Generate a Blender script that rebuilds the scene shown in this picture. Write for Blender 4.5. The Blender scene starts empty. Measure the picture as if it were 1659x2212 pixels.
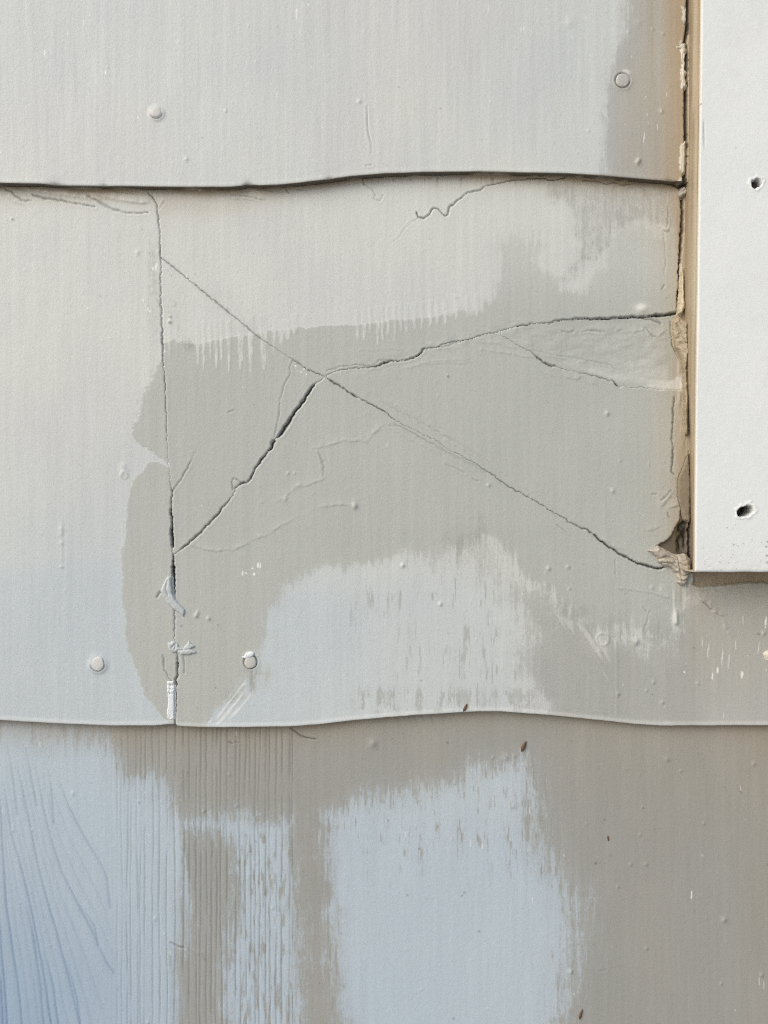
import bpy, math, random
import numpy as np
from mathutils import Vector

# ------------------------------------------------------------------ camera, sky, sun, exposure
S = 0.00023            # metres per drawing unit on the wall (the view is about 0.38 m wide)
CX, CY, Z0 = 829.5, 1106.0, 1.35
D = 0.40               # camera to wall
scene = bpy.context.scene
COL = scene.collection
cam_d = bpy.data.cameras.new("camera")
cam = bpy.data.objects.new("camera", cam_d); COL.objects.link(cam)
cam.location = (0, -D, Z0); cam.rotation_euler = (math.radians(90), 0, 0)
cam_d.sensor_fit = 'VERTICAL'; cam_d.sensor_height = 36.0
cam_d.lens = 36.0 * D / (2212 * S)
cam_d.clip_start = 0.01; cam_d.clip_end = 500
scene.camera = cam

SUN_EL, SUN_AZ = math.radians(38), math.radians(228)      # fairly high, in front of the wall, a little to the left
world = bpy.data.worlds.new("World"); scene.world = world; world.use_nodes = True
wn = world.node_tree.nodes; wl = world.node_tree.links
sky = wn.new("ShaderNodeTexSky"); sky.sky_type = 'NISHITA'; sky.sun_disc = False
sky.sun_elevation = SUN_EL; sky.sun_rotation = SUN_AZ
sky.air_density = 1.0; sky.dust_density = 3.0; sky.ozone_density = 0.6
wn["Background"].inputs[1].default_value = 0.11
wl.new(sky.outputs[0], wn["Background"].inputs[0])
sun_d = bpy.data.lights.new("sun", 'SUN'); sun_d.energy = 1.4; sun_d.angle = math.radians(50); sun_d.color = (1.0, 0.98, 0.90)
sun = bpy.data.objects.new("sun", sun_d); COL.objects.link(sun)
sdir = Vector((math.sin(SUN_AZ) * math.cos(SUN_EL), math.cos(SUN_AZ) * math.cos(SUN_EL), math.sin(SUN_EL)))
sun.rotation_euler = sdir.to_track_quat('Z', 'Y').to_euler(); sun.location = (-1, -2, 4)
scene.view_settings.view_transform = 'Standard'; scene.view_settings.look = 'None'
scene.view_settings.exposure = 0.30; scene.view_settings.gamma = 1.0
scene.view_settings.use_curve_mapping = False
scene.cycles.filter_width = 1.0
scene.cycles.use_denoising = False

# ------------------------------------------------------------------ small numpy toolbox
def sstep(a, b, x):
    t = np.clip((x - a) / (b - a), 0, 1)
    return t * t * (3 - 2 * t)

_lat = {}
def vnoise(x, y, sx, sy, seed=0):
    """smooth value noise, 0..1"""
    if seed not in _lat:
        _lat[seed] = np.random.RandomState(seed + 11).rand(512, 512).astype(np.float32)
    L = _lat[seed]
    u = x / sx + 137.3; v = y / sy + 91.7
    iu = np.floor(u).astype(np.int64); iv = np.floor(v).astype(np.int64)
    fu = u - iu; fv = v - iv
    fu = fu * fu * (3 - 2 * fu); fv = fv * fv * (3 - 2 * fv)
    a = L[iv & 511, iu & 511]; b = L[iv & 511, (iu + 1) & 511]
    c = L[(iv + 1) & 511, iu & 511]; d = L[(iv + 1) & 511, (iu + 1) & 511]
    return (a * (1 - fu) + b * fu) * (1 - fv) + (c * (1 - fu) + d * fu) * fv

def fbm(x, y, sx, sy, seed=0, octv=4):
    s = 0; a = 0.5; n = 0
    for k in range(octv):
        s = s + a * vnoise(x, y, sx / 2**k, sy / 2**k, seed + k); n += a; a *= 0.55
    return s / n - 0.5

def seg_dist(x, y, pts, reach):
    """distance to a polyline, the width carried along it, arc length and side; only within reach"""
    n = x.size
    d = np.full(n, 1e6, np.float32); w = np.zeros(n, np.float32); sd = np.zeros(n, np.float32); al = np.zeros(n, np.float32)
    L = 0.0
    for p, q in zip(pts[:-1], pts[1:]):
        x0, y0 = p[0], p[1]; x1, y1 = q[0], q[1]
        w0 = p[2] if len(p) > 2 else 1.0; w1 = q[2] if len(q) > 2 else 1.0
        m = np.nonzero((x > min(x0, x1) - reach) & (x < max(x0, x1) + reach) & (y > min(y0, y1) - reach) & (y < max(y0, y1) + reach))[0]
        ln = math.hypot(x1 - x0, y1 - y0)
        if m.size and ln > 0:
            ex, ey = x1 - x0, y1 - y0
            t = np.clip(((x[m] - x0) * ex + (y[m] - y0) * ey) / (ln * ln), 0, 1)
            dx = x[m] - x0 - t * ex; dy = y[m] - y0 - t * ey
            dd = np.sqrt(dx * dx + dy * dy)
            b = dd < d[m]
            k = m[b]
            d[k] = dd[b]; w[k] = w0 + (w1 - w0) * t[b]; sd[k] = np.sign(ex * dy[b] - ey * dx[b]); al[k] = L + t[b] * ln
        L += ln
    return d, w, sd, al

def poly_sdf(x, y, pts, reach=95):
    """signed distance to a polygon, positive inside, clipped at +-reach"""
    n = x.size
    xs = [p[0] for p in pts]; ys = [p[1] for p in pts]
    out = np.full(n, -float(reach), np.float32)
    m = np.nonzero((x > min(xs) - reach) & (x < max(xs) + reach) & (y > min(ys) - reach) & (y < max(ys) + reach))[0]
    if not m.size: return out
    X = x[m]; Y = y[m]; d = np.full(m.size, 1e6, np.float32); ins = np.zeros(m.size, bool)
    for i in range(len(pts)):
        x0, y0 = pts[i][:2]; x1, y1 = pts[(i + 1) % len(pts)][:2]
        ex, ey = x1 - x0, y1 - y0; ln2 = ex * ex + ey * ey
        if ln2 == 0: continue
        t = np.clip(((X - x0) * ex + (Y - y0) * ey) / ln2, 0, 1)
        d = np.minimum(d, np.hypot(X - x0 - t * ex, Y - y0 - t * ey))
        c = ((y0 > Y) != (y1 > Y))
        if ey != 0: ins ^= c & (X < ex * (Y - y0) / ey + x0)
    out[m] = np.where(ins, np.minimum(d, reach), -np.minimum(d, reach))
    return out

def interp(t, pts, k=0):
    a = sorted(pts, key=lambda p: p[k])
    return np.interp(t, [p[k] for p in a], [p[1 - k] for p in a])

def to_world(px, py, h, plane):
    """a point of the drawing lying on a surface that stands 'plane' in front of the wall, raised to h"""
    f = S * (D - plane) / D
    return (px - CX) * f, -h, Z0 + (CY - py) * f

# ------------------------------------------------------------------ the traced lines of the wall
TOP_EDGE = [(-600,392),(0,396),(85,397.5),(150,402),(300,403),(415,404.5),(500,404),(520,402),(533,398.5),(545,399.5),(560,401),(600,400),(650,395),(700,389),
            (760,381),(829,375.5),(920,372),(1030,371),(1100,373),(1230,375.5),(1300,380),(1355,385),(1445,392),(1480,393),(2300,395)]
MID_EDGE = [(-600,1548),(0,1556),(150,1565),(250,1568.5),(330,1567.5),(376,1564.5),(381,1567.5),(395,1570),(430,1571.5),(530,1571),(625,1570),(690,1565),(750,1558),
            (829,1550.5),(900,1545),(980,1540),(1030,1538),(1080,1538),(1130,1541),(1180,1545),(1240,1551),(1305,1558),(1370,1565),(1430,1568.5),(1550,1568),(1659,1568),(2300,1572)]
SEAM = [(321,417,1.6),(332,430,1.6),(341,448,1.2),(343,470,1.5),(345.5,500,1.4),(346,530,1.6),(346.5,556,1.6),(349,572,1.0),(347,600,1.3),(348.5,660,1.5),(352,742,1.8),
        (354,800,1.3),(358,850,1.2),(359,890,1.4),(360,935,1.2),(361,960,.3),(363,1000,.35),(367,1030,.5),(371.5,1062,1.6),(369.5,1080,2.0),(370,1110,2.4),(371,1140,2.2),(371.5,1152,3.4),
        (372,1180,3.4),(372.5,1186,.7),(373.5,1196,1.6),(374,1222,2.6),(374.7,1226,3.6),(375,1262,3.8),(376,1290,2.6),(377,1320,1.6),(377,1358,1.5),(377,1385,.6),
        (383,1416,1.5),(384,1430,2.4),(382,1445,2.0),(384.5,1458,2.0),(379.5,1470,2.0),(378.5,1500,2.6),(379,1530,2.4),(378.5,1566,1.8)]
CRACK_B = [(346.5,556,1.5),(360,566,1.6),(400,598,1.7),(440,630,1.6),(500,680,1.6),(560,728,1.6),(575,740,1.5),(597,752,.7),(615,765,.15),(632,776.5,.8),(634,777.5,1.6),
           (665,798,1.8),(697,812,1.6),(706,818,1.2),(713,822,2.2),(740,838,2.0),(762,852,2.4),(780,863,1.8),(829,888,2.0),(870,918,1.2),(910,936,.9),(945,953,.9),(962,967,.8),
           (995,983,1.3),(1040,1010,1.6),(1090,1045,1.8),(1140,1073,1.7),(1195,1106,1.7),(1230,1128,1.8),(1270,1146,2.0),(1300,1171,2.6),(1330,1191,2.4),(1360,1208,2.5),
           (1390,1221,2.7),(1425,1230,3.0),(1440,1224,2.2)]
CRACK_C = [(377,1198,1.0),(390,1188,1.6),(400,1181,2.0),(427,1156,2.0),(450,1133,2.0),(475,1106,2.0),(480,1098,1.8),(498,1078,1.6),(506,1066,1.0),(512,1052,1.2),(522,1045,2.2),
           (532,1043,2.0),(540,1035,2.2),(550,1013,2.0),(566,992,2.4),(580,975,1.8),(586,967,3.4),(592,955,3.2),(597,948,1.0),(606,938,3.8),(618,921,4.0),(630,902,4.2),(638,889,3.0),(650,873,3.6),
           (660,857,4.2),(668,846,3.2),(680,830,1.8),(690,822,1.2),(700,815,1.0),(712,808,1.0),(725,803,1.0),(755,797,1.1),(790,793,1.4),(812,792,1.8),(830,783,2.2),(850,780,1.8),(880,777,1.8),
           (897,771,2.0),(906,766,2.0),(915,755,1.8),(930,752,1.2),(947,750,1.2),(955,744,1.2),(990,737,1.4),(1010,735,.8),(1045,724,1.1),(1080,716,1.0),(1130,703,1.3),(1190,695,1.3),
           (1245,688,1.5),(1290,688,2.0),(1330,686,2.0),(1390,683,2.2),(1440,679,2.6),(1457,676,2.8),(1470,672,2.0)]
CRACK_D = [(1085,726,.5),(1110,740,.8),(1148,760,1.5),(1160,772,2.2),(1175,783,2.4),(1192,791,2.2),(1200,790,2.0),(1208,794,1.2),(1245,804,1.4),(1262,806,1.5),(1300,816,1.9),(1328,823,1.6),
           (1331,831,2.4),(1338,835,1.8),(1345,832,1.0),(1370,836,.8),(1440,842,.3),(1476,842,.3)]
GAP = [(1487,-20,2.6),(1486,40,2.4),(1484,65,2.4),(1479.5,95,2.6),(1484,115,2.8),(1483,145,2.8),(1482,175,2.8),(1481.5,250,2.8),(1482,300,2.9),(1480,340,3.0),(1479.5,385,4.2),(1480,397,4.6),
       (1476,415,2.4),(1473,430,2.4),(1473.5,450,2.6),(1475,478,2.4),(1472,510,2.4),(1470,560,2.0),(1468,590,2.8),(1470,612,3.2),(1467,632,2.6),(1465,672,2.2),(1472,690,.5),(1486,720,.3)]
GAP_LOW = [(1488,974,1.0),(1491,1000,1.4),(1492,1045,2.0),(1493.5,1085,2.4),(1494,1110,2.6),(1494,1135,2.4),(1494.5,1148,6.0),(1495.5,1175,6.6),(1496,1200,6.0),(1494,1222,5.4),(1496,1234,3.0)]
# fainter cracks, scratches and lifted paint: (points, depth in mm (minus = raised), dirt and shade tone)
FINE = [
 ([(371.5,1062,1.5),(385,1045,1.5),(400,1020,1.6),(410,1003,1.4),(417,988,.6),(428,965,.3)], .35, .55),
 ([(633,778,1.0),(627.5,785,1.1),(625,812,1.2),(612,835,1.2),(605,865,1.2),(600.5,910,1.2),(597,932,1.2),(585,958,1.2)], .22, .34),
 ([(512,1052,1.4),(503,1058,1.6),(500,1040,1.3),(505,1034,1.3),(515,1038,1.2),(522,1045,1.2)], .3, .5),
 ([(705,802,1.2),(735,792,1.2),(770,788,1.2),(800,790,1.2)], .2, .4),
 ([(806,787,1.2),(820,778,1.2),(835,777,1.0),(845,778,.8)], .2, .45),
 ([(945,751,1.2),(965,747,1.4),(985,740,1.2),(1000,736,1)], .2, .4),
 ([(1118,706,1.2),(1130,702,1.6),(1145,704,1.2)], .2, .45),
 ([(1186,700,1.2),(1200,692,1.4),(1222,690,1.2),(1245,686,1.1),(1254,688,1)], .25, .4),
 ([(853,917,1.0),(900,940,1.0),(985,985,1.0),(1030,1008,1.0)], .2, .32),
 ([(842,919,1.1),(862,922,1.1),(930,958,1.1),(990,992,1.1),(1050,1022,1)], .2, .22),
 ([(850,930,1.2),(900,955,1.2),(960,985,1.2),(1020,1018,1.2)], -.16, 0),
 ([(808,851,1.2),(880,885,1.2),(950,925,1.2)], -.14, 0), ([(835,865,1.2),(900,900,1.2),(975,948,1.2)], -.16, 0),
 ([(822,866,1),(890,902,1),(1000,962,1),(1040,985,1)], .12, .1), ([(960,950,1.2),(1020,982,1.2),(1100,1030,1.2),(1160,1070,1)], -.14, 0),
 ([(845,880,1),(930,925,1),(1060,1000,1)], .13, .12),
 ([(962,1003,1.4),(990,1015,1.4),(1005,1022,1.4)], .18, .18), ([(1020,1034,1.2),(1034,1040,1.2)], .18, .2),
 ([(775,757,.8),(850,753,1.0),(872,757,1.2),(920,780,1.2)], -.10, 0),
 ([(685,967,1.6),(720,958,1.6),(742,950,1.6),(756,953,1.6),(780,950,1.6),(790,957,1.2),(805,938,1.4),(830,915,1.6),(850,911,1.2)], -.26, 0),
 ([(688,978,1.2),(697,998,1.8),(700,1020,1.0),(698,1030,.8)], .22, .3),
 ([(640,1052,1.4),(670,1046,1.6),(698,1035,1.4)], -.25, 0), ([(598,1085,1.2),(625,1065,1.2),(645,1052,1.4)], -.16, 0),
 ([(696,1095,1.2),(720,1091,1.4),(758,1090,1.8)], -.3, 0),
 ([(380,1196,1.2),(410,1176,1.4),(440,1186,1.5),(470,1188,1.5),(500,1188,1.5),(522,1180,1.4),(550,1164,1.8),(575,1157,1.5),(605,1135,1.5),(628,1125,1.2)], -.28, 0),
 ([(1150,755,1),(1190,766,1),(1260,776,1.1),(1320,787,1.1),(1334,799,.9)], .18, .2),
 ([(1056,757,1.2),(1110,766,1.2),(1150,773,1.2)], -.22, 0), ([(1035,738,1),(1075,742,1),(1110,752,1)], -.2, 0),
 ([(918,787,1.2),(980,783,1.2),(1000,785,1.2)], -.18, .0), ([(880,795,1.2),(935,780,1.2),(1010,776,1.1)], -.16, 0),
 ([(1215,716,1.4),(1232,718,1.8),(1240,713,1.4)], .2, .3), ([(1260,717,1.4),(1275,713,1.8),(1308,717,1.4)], .2, .28), ([(1336,714,1.2),(1346,712,1.2)], .18, .2),
 ([(1368,717,1.4),(1395,709,1.4),(1402,718,1.4),(1420,727,1.6),(1433,716,1.4)], -.35, .0), ([(1392,707,1.4),(1400,712,1.5),(1412,725,1.5),(1420,725,1.5)], .22, .35),
 ([(1388,686,1.8),(1412,690,2.0),(1428,697,2.2),(1420,690,1.5)], .4, .45), ([(1225,814,2),(1240,818,2),(1250,816,2)], -.3, 0), ([(1275,824,2),(1288,829,2)], -.28, 0), ([(1183,806,1.5),(1196,812,1.5)], -.2, 0),
 ([(793,228,1.0),(794,268,1.4),(796,290,1.2),(801,305,1.2),(803,325,1.0),(799,335,.8)], .2, .3), ([(790,358,1.2),(803,356,1.4)], .2, .3),
 ([(1222,382,1.2),(1196,389,1.5),(1170,386,1.5),(1140,385,1.5),(1105,390,1.6),(1080,396,1.6),(1050,402,1.6),(1038,410,1.7),(1012,416,1.6),(990,433,1.8),(980,442,1.6),(970,446,1.6),(968,464,1.4),(962,466,1.5),(945,452,1.8),(938,449,1.6),(925,465,1.8),(917,472,2.0),(903,468,1.8),(900,458,1.2)], .60, .72),
 ([(905,470,1.2),(885,482,.9),(860,515,.8),(843,528,.8)], .16, .14),
 ([(1258,390,1.4),(1285,391,1.4),(1310,397,1.5),(1325,394,1.4),(1340,398,1.3),(1365,399,1.2)], .45, .5),
 ([(783,384,1.4),(788,400,1.2)], .3, .5), ([(788,398,1.2),(805,410,1.2),(812,420,1.2),(808,430,1.2),(820,434,1.4),(828,422,1.2)], .24, .25),
 ([(12,408,2.0),(24,412,2.4),(32,424,2.4),(48,432,1.6),(70,434,1.0)], .6, .42), ([(70,420,1.8),(92,427,2.6),(130,432,2.4),(165,440,1.8),(205,448,1.6)], .6, .5),
 ([(190,424,2.0),(212,436,2.6),(228,444,3.0),(245,453,3.0),(275,460,2.0),(320,460,1.4)], .55, .38),
 ([(60,408,3),(100,415,4),(160,424,4),(215,431,3)], -.45, 0), ([(205,420,4),(250,430,5),(310,438,4)], -.5, 0), ([(0,414,3),(40,440,3)], -.3, 0),
 ([(355,435,1.8),(345,450,1)], .2, .3), ([(617,407,1.2),(624,416,1.2)], .3, .4),
 ([(500,422,1.6),(540,425,1.8),(575,432,1.6)], .35, .25), ([(505,428,2),(560,432,2.4)], -.25, 0), ([(640,408,1.4),(665,411,1.4)], .2, .2), ([(545,405,1.5),(590,414,1.4)], .25, .2),
 ([(627,1573,1.6),(640,1582,2.0),(650,1590,2.2),(662,1594,2.0),(683,1597,1.4)], .5, .62), ([(495,1603,1.8),(502,1607,1.6)], .4, .5), ([(508,1603,1.2),(517,1605,1.2)], .3, .35),
 ([(355,2018,1.5),(370,2030,2.4),(385,2040,3.0),(400,2043,2.8),(418,2054,2.6),(432,2062,2.4),(438,2070,2.0)], -.9, 0), ([(368,2036,1.6),(384,2045,2.2),(398,2048,2)], .4, .32),
 ([(352,1415,1.6),(354,1432,2.2),(355,1448,1.2),(361,1455,1.4),(364,1462,.8),(370,1475,1.2)], .35, .5), ([(396,1418,1.2),(399,1435,1.4),(399,1455,1.2)], .3, .38), ([(339,1290,2.2),(346,1278,1.8)], .5, .5),
 ([(1470,1180,1),(1455,1205,1)], .3, .2), ([(1443,445,1.2),(1444,478,1.4),(1441,492,1.2)], .25, .28), ([(1432,496,1.8),(1440,499,2.2),(1443,495,1.8)], -.7, 0), ([(1432,502,1),(1437,530,1),(1438,560,1),(1435,590,1)], .2, .22), ([(1429,626,1.8),(1437,618,2)], .35, .4),
 ([(1457,858,1.4),(1456,890,2.0),(1454.5,925,2.0),(1452,953,2.2),(1455,966,2.0),(1453.5,1000,2.2),(1453,1020,2.0),(1458,1026,1.4)], .55, .62),
 ([(1450,693,1.6),(1452,720,1.8),(1455,745,1.8),(1461,762,2.0)], .5, .5), ([(1463,700,1.5),(1470,720,1.5),(1482,740,1.5)], .4, .3), ([(1486,690,1.4),(1490,720,1.6),(1486,755,2),(1490,800,1.4)], .5, .4),
 ([(1430,1082,1.6),(1440,1072,2.0),(1451,1060,1.8)], .4, .42), ([(1433,1090,2),(1448,1070,2)], -.4, 0), ([(1454,1095,2),(1462,1091,2.4),(1467,1091,2)], -.6, 0), ([(1442,1108,1.4),(1446,1120,1.4)], .35, .35), ([(1410,1068,1.4),(1420,1067,1.4)], .3, .3), ([(1400,1145,2),(1420,1140,2.2)], -.3, 0),
 ([(1338,1271,1.2),(1370,1274,1.4),(1400,1278,1.2),(1430,1287,1.2),(1458,1295,1.0)], -.28, 0), ([(1405,1320,1),(1400,1340,1.3),(1393,1362,1)], .2, .15), ([(1390,1310,1),(1398,1325,1)], .2, .15),
 ([(1514,1293,2),(1525,1300,2.6),(1535,1308,2.4),(1545,1322,2),(1562,1330,1.6)], -.7, 0), ([(1520,1300,1.6),(1540,1318,2)], .4, .4), ([(1565,1350,2),(1575,1368,2)], -.5, 0),
 ([(1204,1133,1.4),(1224,1149,1.4)], .2, .25), ([(1306,1168,1.6),(1340,1186,1.6)], -.3, 0), ([(1330,1208,1),(1330,1245,1)], .16, .12), ([(493,892,1.6),(505,887,1.4)], .3, .4),
 ([(1331,1385,1.2),(1332,1450,1.4),(1332,1548,1.2)], -.14, 0), ([(1240,1345,1.2),(1280,1400,1.2),(1315,1470,1)], -.12, 0), ([(1262,1345,1.2),(1300,1410,1.2)], -.12, 0), ([(1408,1372,1.4),(1428,1410,1)], -.12, 0),
 ([(655,2018,1.2),(690,2022,1)], -.1, 0), ([(1295,2098,1.4),(1310,2094,1.4)], .18, .15), ([(1325,2086,1.2),(1356,2080,1.2)], -.14, 0), ([(640,1762,1.1),(675,1767,1.1)], -.12, 0), ([(1434,1638,1.8),(1446,1642,2)], -.35, 0), ([(1490,1725,1.8),(1500,1729,2)], -.3, 0),
]
# listed drops and pimples of paint: x, y, radius, height mm
DROPS = [(402,344,4,.5),(488,239,3,.4),(776,219,4,.5),(1377,351,5,1.0),(1380,346,4,.8),(1428,240,5,.5),(1271,283,3,.4),(1410,63,3,.4),(1356,71,3,.4),(1432,73,3,.4),(1379,50,8,.2),(1230,50,10,.35),
 (424,1330,4,1.0),(427,1323,3,.7),(451,1336,4,.8),(297,546,4,.4),(343,543,3,.4),(368,684,3,.6),(367,695,4,.6),(766,1093,6,1.1),(870,1221,4,.9),(951,1305,4,.8),(616,1078,4,.5),(622,1022,3,.5),(636,1022,2.5,.4),
 (1312,893,4.5,.8),(1324,1060,4,.7),(1339,995,3,.4),(1055,1048,3.5,.6),(1185,1228,4,.8),(1227,1225,4,.6),(1230,1271,3,.5),(1374,1386,7,1.3),(1650,1369,4,.8),(1409,1270,4,.5),(1336,1500,4,.6),(1412,1474,3.5,.6),(1397,1492,3,.5),(1431,1518,3.5,.6),(1508,1477,3,.5),
 (806,1606,8,.9),(1090,1637,7,.6),(1065,1636,3,.5),(1110,1633,4,.4),(1440,1640,5,.5),(1628,1650,4,.5),(1564,1987,5,.9),(1362,1867,3.5,.5),(1395,1867,3.5,.5),(1396,2048,3,.6),(1233,2098,4,.7),(1558,2125,3,.5),(1382,1803,3,.5),(1520,1778,3,.4),(1645,2106,4,.6),(1107,1742,4,.6),(1388,1744,2.5,.4),
 (440,1752,3,.5),(495,1673,3,.4),(510,1742,3,.4),(157,1714,4,.4),(299,1733,2.5,.4),(27,1794,3,.4),(69,1794,2.5,.4),(588,1962,3,.4),(551,1865,2.5,.4),(335,1985,4,.4),(320,2208,3,.5),(1334,1915,3,.4),(1470,1665,3,.4),(1040,755,3,.3),(967,812,3,.4),(26,473,3,.5),(1116,735,2,.3)]
# white chips and flecks: x, y, half length, half width
FLECKS = [(337,576,9,2.4),(331,581,4,1.6),(402,598,5,2.6),(189,666,2.6,2.6),(310,649,2.8,2.6),(320,667,4,1.6),(324,672,2,1.5),(416,408,2,3),(432,410,2,4),(96,114,8,1.8),(75,70,3,1),(180,48,9,1.1),(146,72,4,1),(228,155,5,1.5),(599,205,8,1),(383,90,8,1),(640,30,14,1.4),(408,296,8,1),(298,253,3,1.5),(368,5,4,1),(57,15,6,.9),(411,15,5,1.2),(666,10,3,1.6),(1055,20,12,1.2),(1125,62,9,1),(1132,60,6,1),(1265,40,7,.9),(1391,298,14,1.3),(1420,275,8,1.2),(1398,247,3,1.2),(1400,265,2,1),(1427,240,4,.9),
 (524,1238,8,2.2),(545,1228,2,2),(549,1240,3,3.2),(557,1221,7,1.6),(562,1222,7,2),(532,1238,2,2),(1551,1448,9,2.6),(1540,1461,8,1.8),(1604,1458,9,2),(1480,1452,2,1.8),(1531,1405,18,1.1),(1561,1420,22,1),(1575,1430,18,.9),(1606,1340,14,1),(1655,1345,14,1.4),(1518,1390,16,.9),(1590,1395,14,.7),(1640,1400,16,.8),
 (1494,1932,10,1.8),(1517,1847,4,1),(1218,1847,4,1),(1016,1822,12,.9),(876,1803,8,.9),(1041,1827,14,.9),(975,1810,9,.8),(1640,2120,10,.9),(1650,2130,12,.7),(1150,1943,10,1),(1144,1750,8,1),(638,790,2,2),(650,803,2,1.6),(656,797,1.6,1.6),(643,800,4,1),(661,808,1.6,1.6)]
SPECKS = [(861,188,2.2),(951,234,2),(26,473,3),(218,641,2),(437,297,2),(367,684,3.2),(366,696,3.6),(466,1486,2.2),(471,1350,2),(392,1352,3),(967,812,3),(967,1604,3.4),(1321,1848,2),(905,1834,2.2),(879,1934,2.4),(998,1935,2.6),(1003,1928,2.2),(738,2017,2),(552,1818,2),(1288,1864,3),(1388,1745,2),(982,1694,2),(1600,1710,2),(1564,1700,2),(1306,1771,2),(1335,1500,2.4),(910,1470,2),(1500,1400,1.8),(1410,1500,1.6),(1640,1370,3),(1660,1868,3),(300,1733,2),(405,1670,2),(980,2200,3),(1035,2012,3),(838,1772,2),(480,2060,2)]  # dark specks; many paint in the shaded side of a small pimple
# nail heads under the paint: x, y, radius, gap ring (how open the ring round it is), label
NAILS = [(338,243,12,.25,"small pale nail head half buried in paint, on the left of the top shingle"),
         (1345,174,14.5,1.0,"dark ringed nail head in the beige band of the top shingle, beside the trim"),
         (211,1434,15,.30,"thickly painted nail head low on the unbroken left shingle"),
         (541,1430,13,1.0,"grey nail head with a white chip over it, low on the broken shingle")]

def nail_relief(x, y, h, A):
    for nx, ny, r, ring, _ in NAILS:
        d = np.hypot(x - nx, (y - ny))
        m = d < r * 3
        hump = (0.0006 if ring > .5 else .0008) * np.exp(-((d - r * 1.0) / (r * .42))**2) * (.35 + .65 * sstep(-r, r * .9, (y - ny)))
        h += np.where(m, hump, 0)
        gw = 1.9 if ring > .5 else 1.4
        g = np.exp(-((d - r - 1.0) / gw)**2)
        arc = 1.0 if ring > .5 else sstep(-.2, .7, (y - ny) / r)
        h -= np.where(m, 0.0009 * g * max(ring, .75) * arc, 0)
        A['dark'][m] = np.maximum(A['dark'][m], (0.60 * g * arc)[m] if np.ndim(arc) else (0.62 * g)[m])  # open ring dark all round; buried heads get their lower shade painted in

def drop_relief(x, y, h, drops):
    for dx, dy, r, hm in drops:
        m = np.nonzero((np.abs(x - dx) < r * 2) & (np.abs(y - dy) < r * 2.6))[0]
        if m.size:
            d2 = ((x[m] - dx) / r)**2 + ((y[m] - dy) / (r * 1.15))**2
            h[m] += hm * .0008 * np.exp(-d2 * 1.1)

def fleck_mask(x, y, A, flecks):
    for fx, fy, l, w in flecks:
        m = np.nonzero((np.abs(x - fx) < w * 3 + 3) & (np.abs(y - fy) < l + 4))[0]
        if m.size:
            d = np.hypot((x[m] - fx - (y[m] - fy) * -.08 + 1.2 * (vnoise(x[m], y[m], 9, 5, 660) - .5)) / (w * .75 + .7), (y[m] - fy) / (l * .9 + .7)) + .5 * (vnoise(x[m], y[m], 4, 5, 661) - .5)
            A['fleck'][m] = np.maximum(A['fleck'][m], (1 - sstep(.6, 1.1, d)) * (1.0 if w >= 1.4 else .5))

def crack(x, y, h, A, pts, depth, dirt, lip=0.00010, reach=16, wmul=1.0, fine=False):
    d, w, sd, al = seg_dist(x, y, pts, reach)
    m = np.nonzero(d < reach)[0]
    if not m.size: return d, sd
    dd = d[m]; ww = np.maximum(w[m] * wmul, .05)
    open_ = np.clip(ww / 1.2, 0, 1) if fine else np.clip(ww / 1.6, 0, 1) * (.20 + .80 * sstep(1.3, 2.8, ww))
    brk = sstep(.16, .42, vnoise(al[m], al[m] * 0, 13, 1, 640) * .6 + vnoise(al[m], al[m] * 0, 5, 1, 641) * .4 + .22 * sstep(2.2, 3.6, ww))
    open_ = open_ * (.30 + .70 * brk)
    g = np.exp(-(dd / (ww * .62 + .45))**2) * open_
    h[m] -= depth * g
    h[m] += lip * np.exp(-((dd - ww - 3.2) / 2.4)**2) * open_ * np.where(sd[m] > 0, 1.0, .45)
    A['dark'][m] = np.maximum(A['dark'][m], dirt * g)  # crack dirt, also standing in for shade the coarse mesh loses
    return d, sd

def streak(x, y, seed, sx=5, sy=60):
    return vnoise(x, y, sx, sy, seed) * .6 + vnoise(x, y, sx * .45, sy * .5, seed + 1) * .4 - .5

def new_attr(n):
    return {k: np.zeros(n, np.float32) for k in ('touch','grime','brown','tint','deep','fleck','dark','pale')} | {'film': np.ones(n, np.float32), 'cover': np.full(n, .94, np.float32)}

def random_marks(seed, x0, x1, y0, y1, ndrop, nfleck, nspeck):
    r = random.Random(seed)
    dr = [(r.uniform(x0, x1), r.uniform(y0, y1), r.choice((1.6,1.8,2.2,2.6)), r.uniform(.05,.2)) for _ in range(ndrop)]
    fl = [(r.uniform(x0, x1), r.uniform(y0, y1), r.uniform(1, 7) if r.random() < .5 else 1.2, r.uniform(.2, .6)) for _ in range(nfleck)]
    sp = [(r.uniform(x0, x1), r.uniform(y0, y1), r.uniform(.7, 1.7)) for _ in range(nspeck)]
    return dr, fl, sp

def speck_mask(x, y, A, specks, amt=.75):
    for sx_, sy_, r in specks:
        m = np.nonzero((np.abs(x - sx_) < r * 2.5 + 2) & (np.abs(y - sy_) < r * 2.5 + 2))[0]
        if m.size:
            d = np.hypot(x[m] - sx_, (y[m] - sy_) * 1.25) * (.7 + .9 * vnoise(x[m], y[m], 3.6, 3.2, 670))
            A['dark'][m] = np.maximum(A['dark'][m], amt * (1 - sstep(r * .5, r * 1.5 + .8, d)))

def base_relief(x, y, seed, brush=1.0):
    h = 0.0011 * fbm(x, y, 420, 520, seed, 3)
    h += brush * 0.000060 * (vnoise(x, y, 7, 120, seed + 20) * .6 + vnoise(x, y, 11, 60, seed + 21) * .4)
    h += brush * 0.000075 * streak(x, y, seed + 23, 15, 260)
    h += 0.000044 * fbm(x, y, 30, 26, seed + 30, 2)
    h += 0.000022 * (vnoise(x, y, 8, 7, seed + 34) - .5)
    return h

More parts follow.
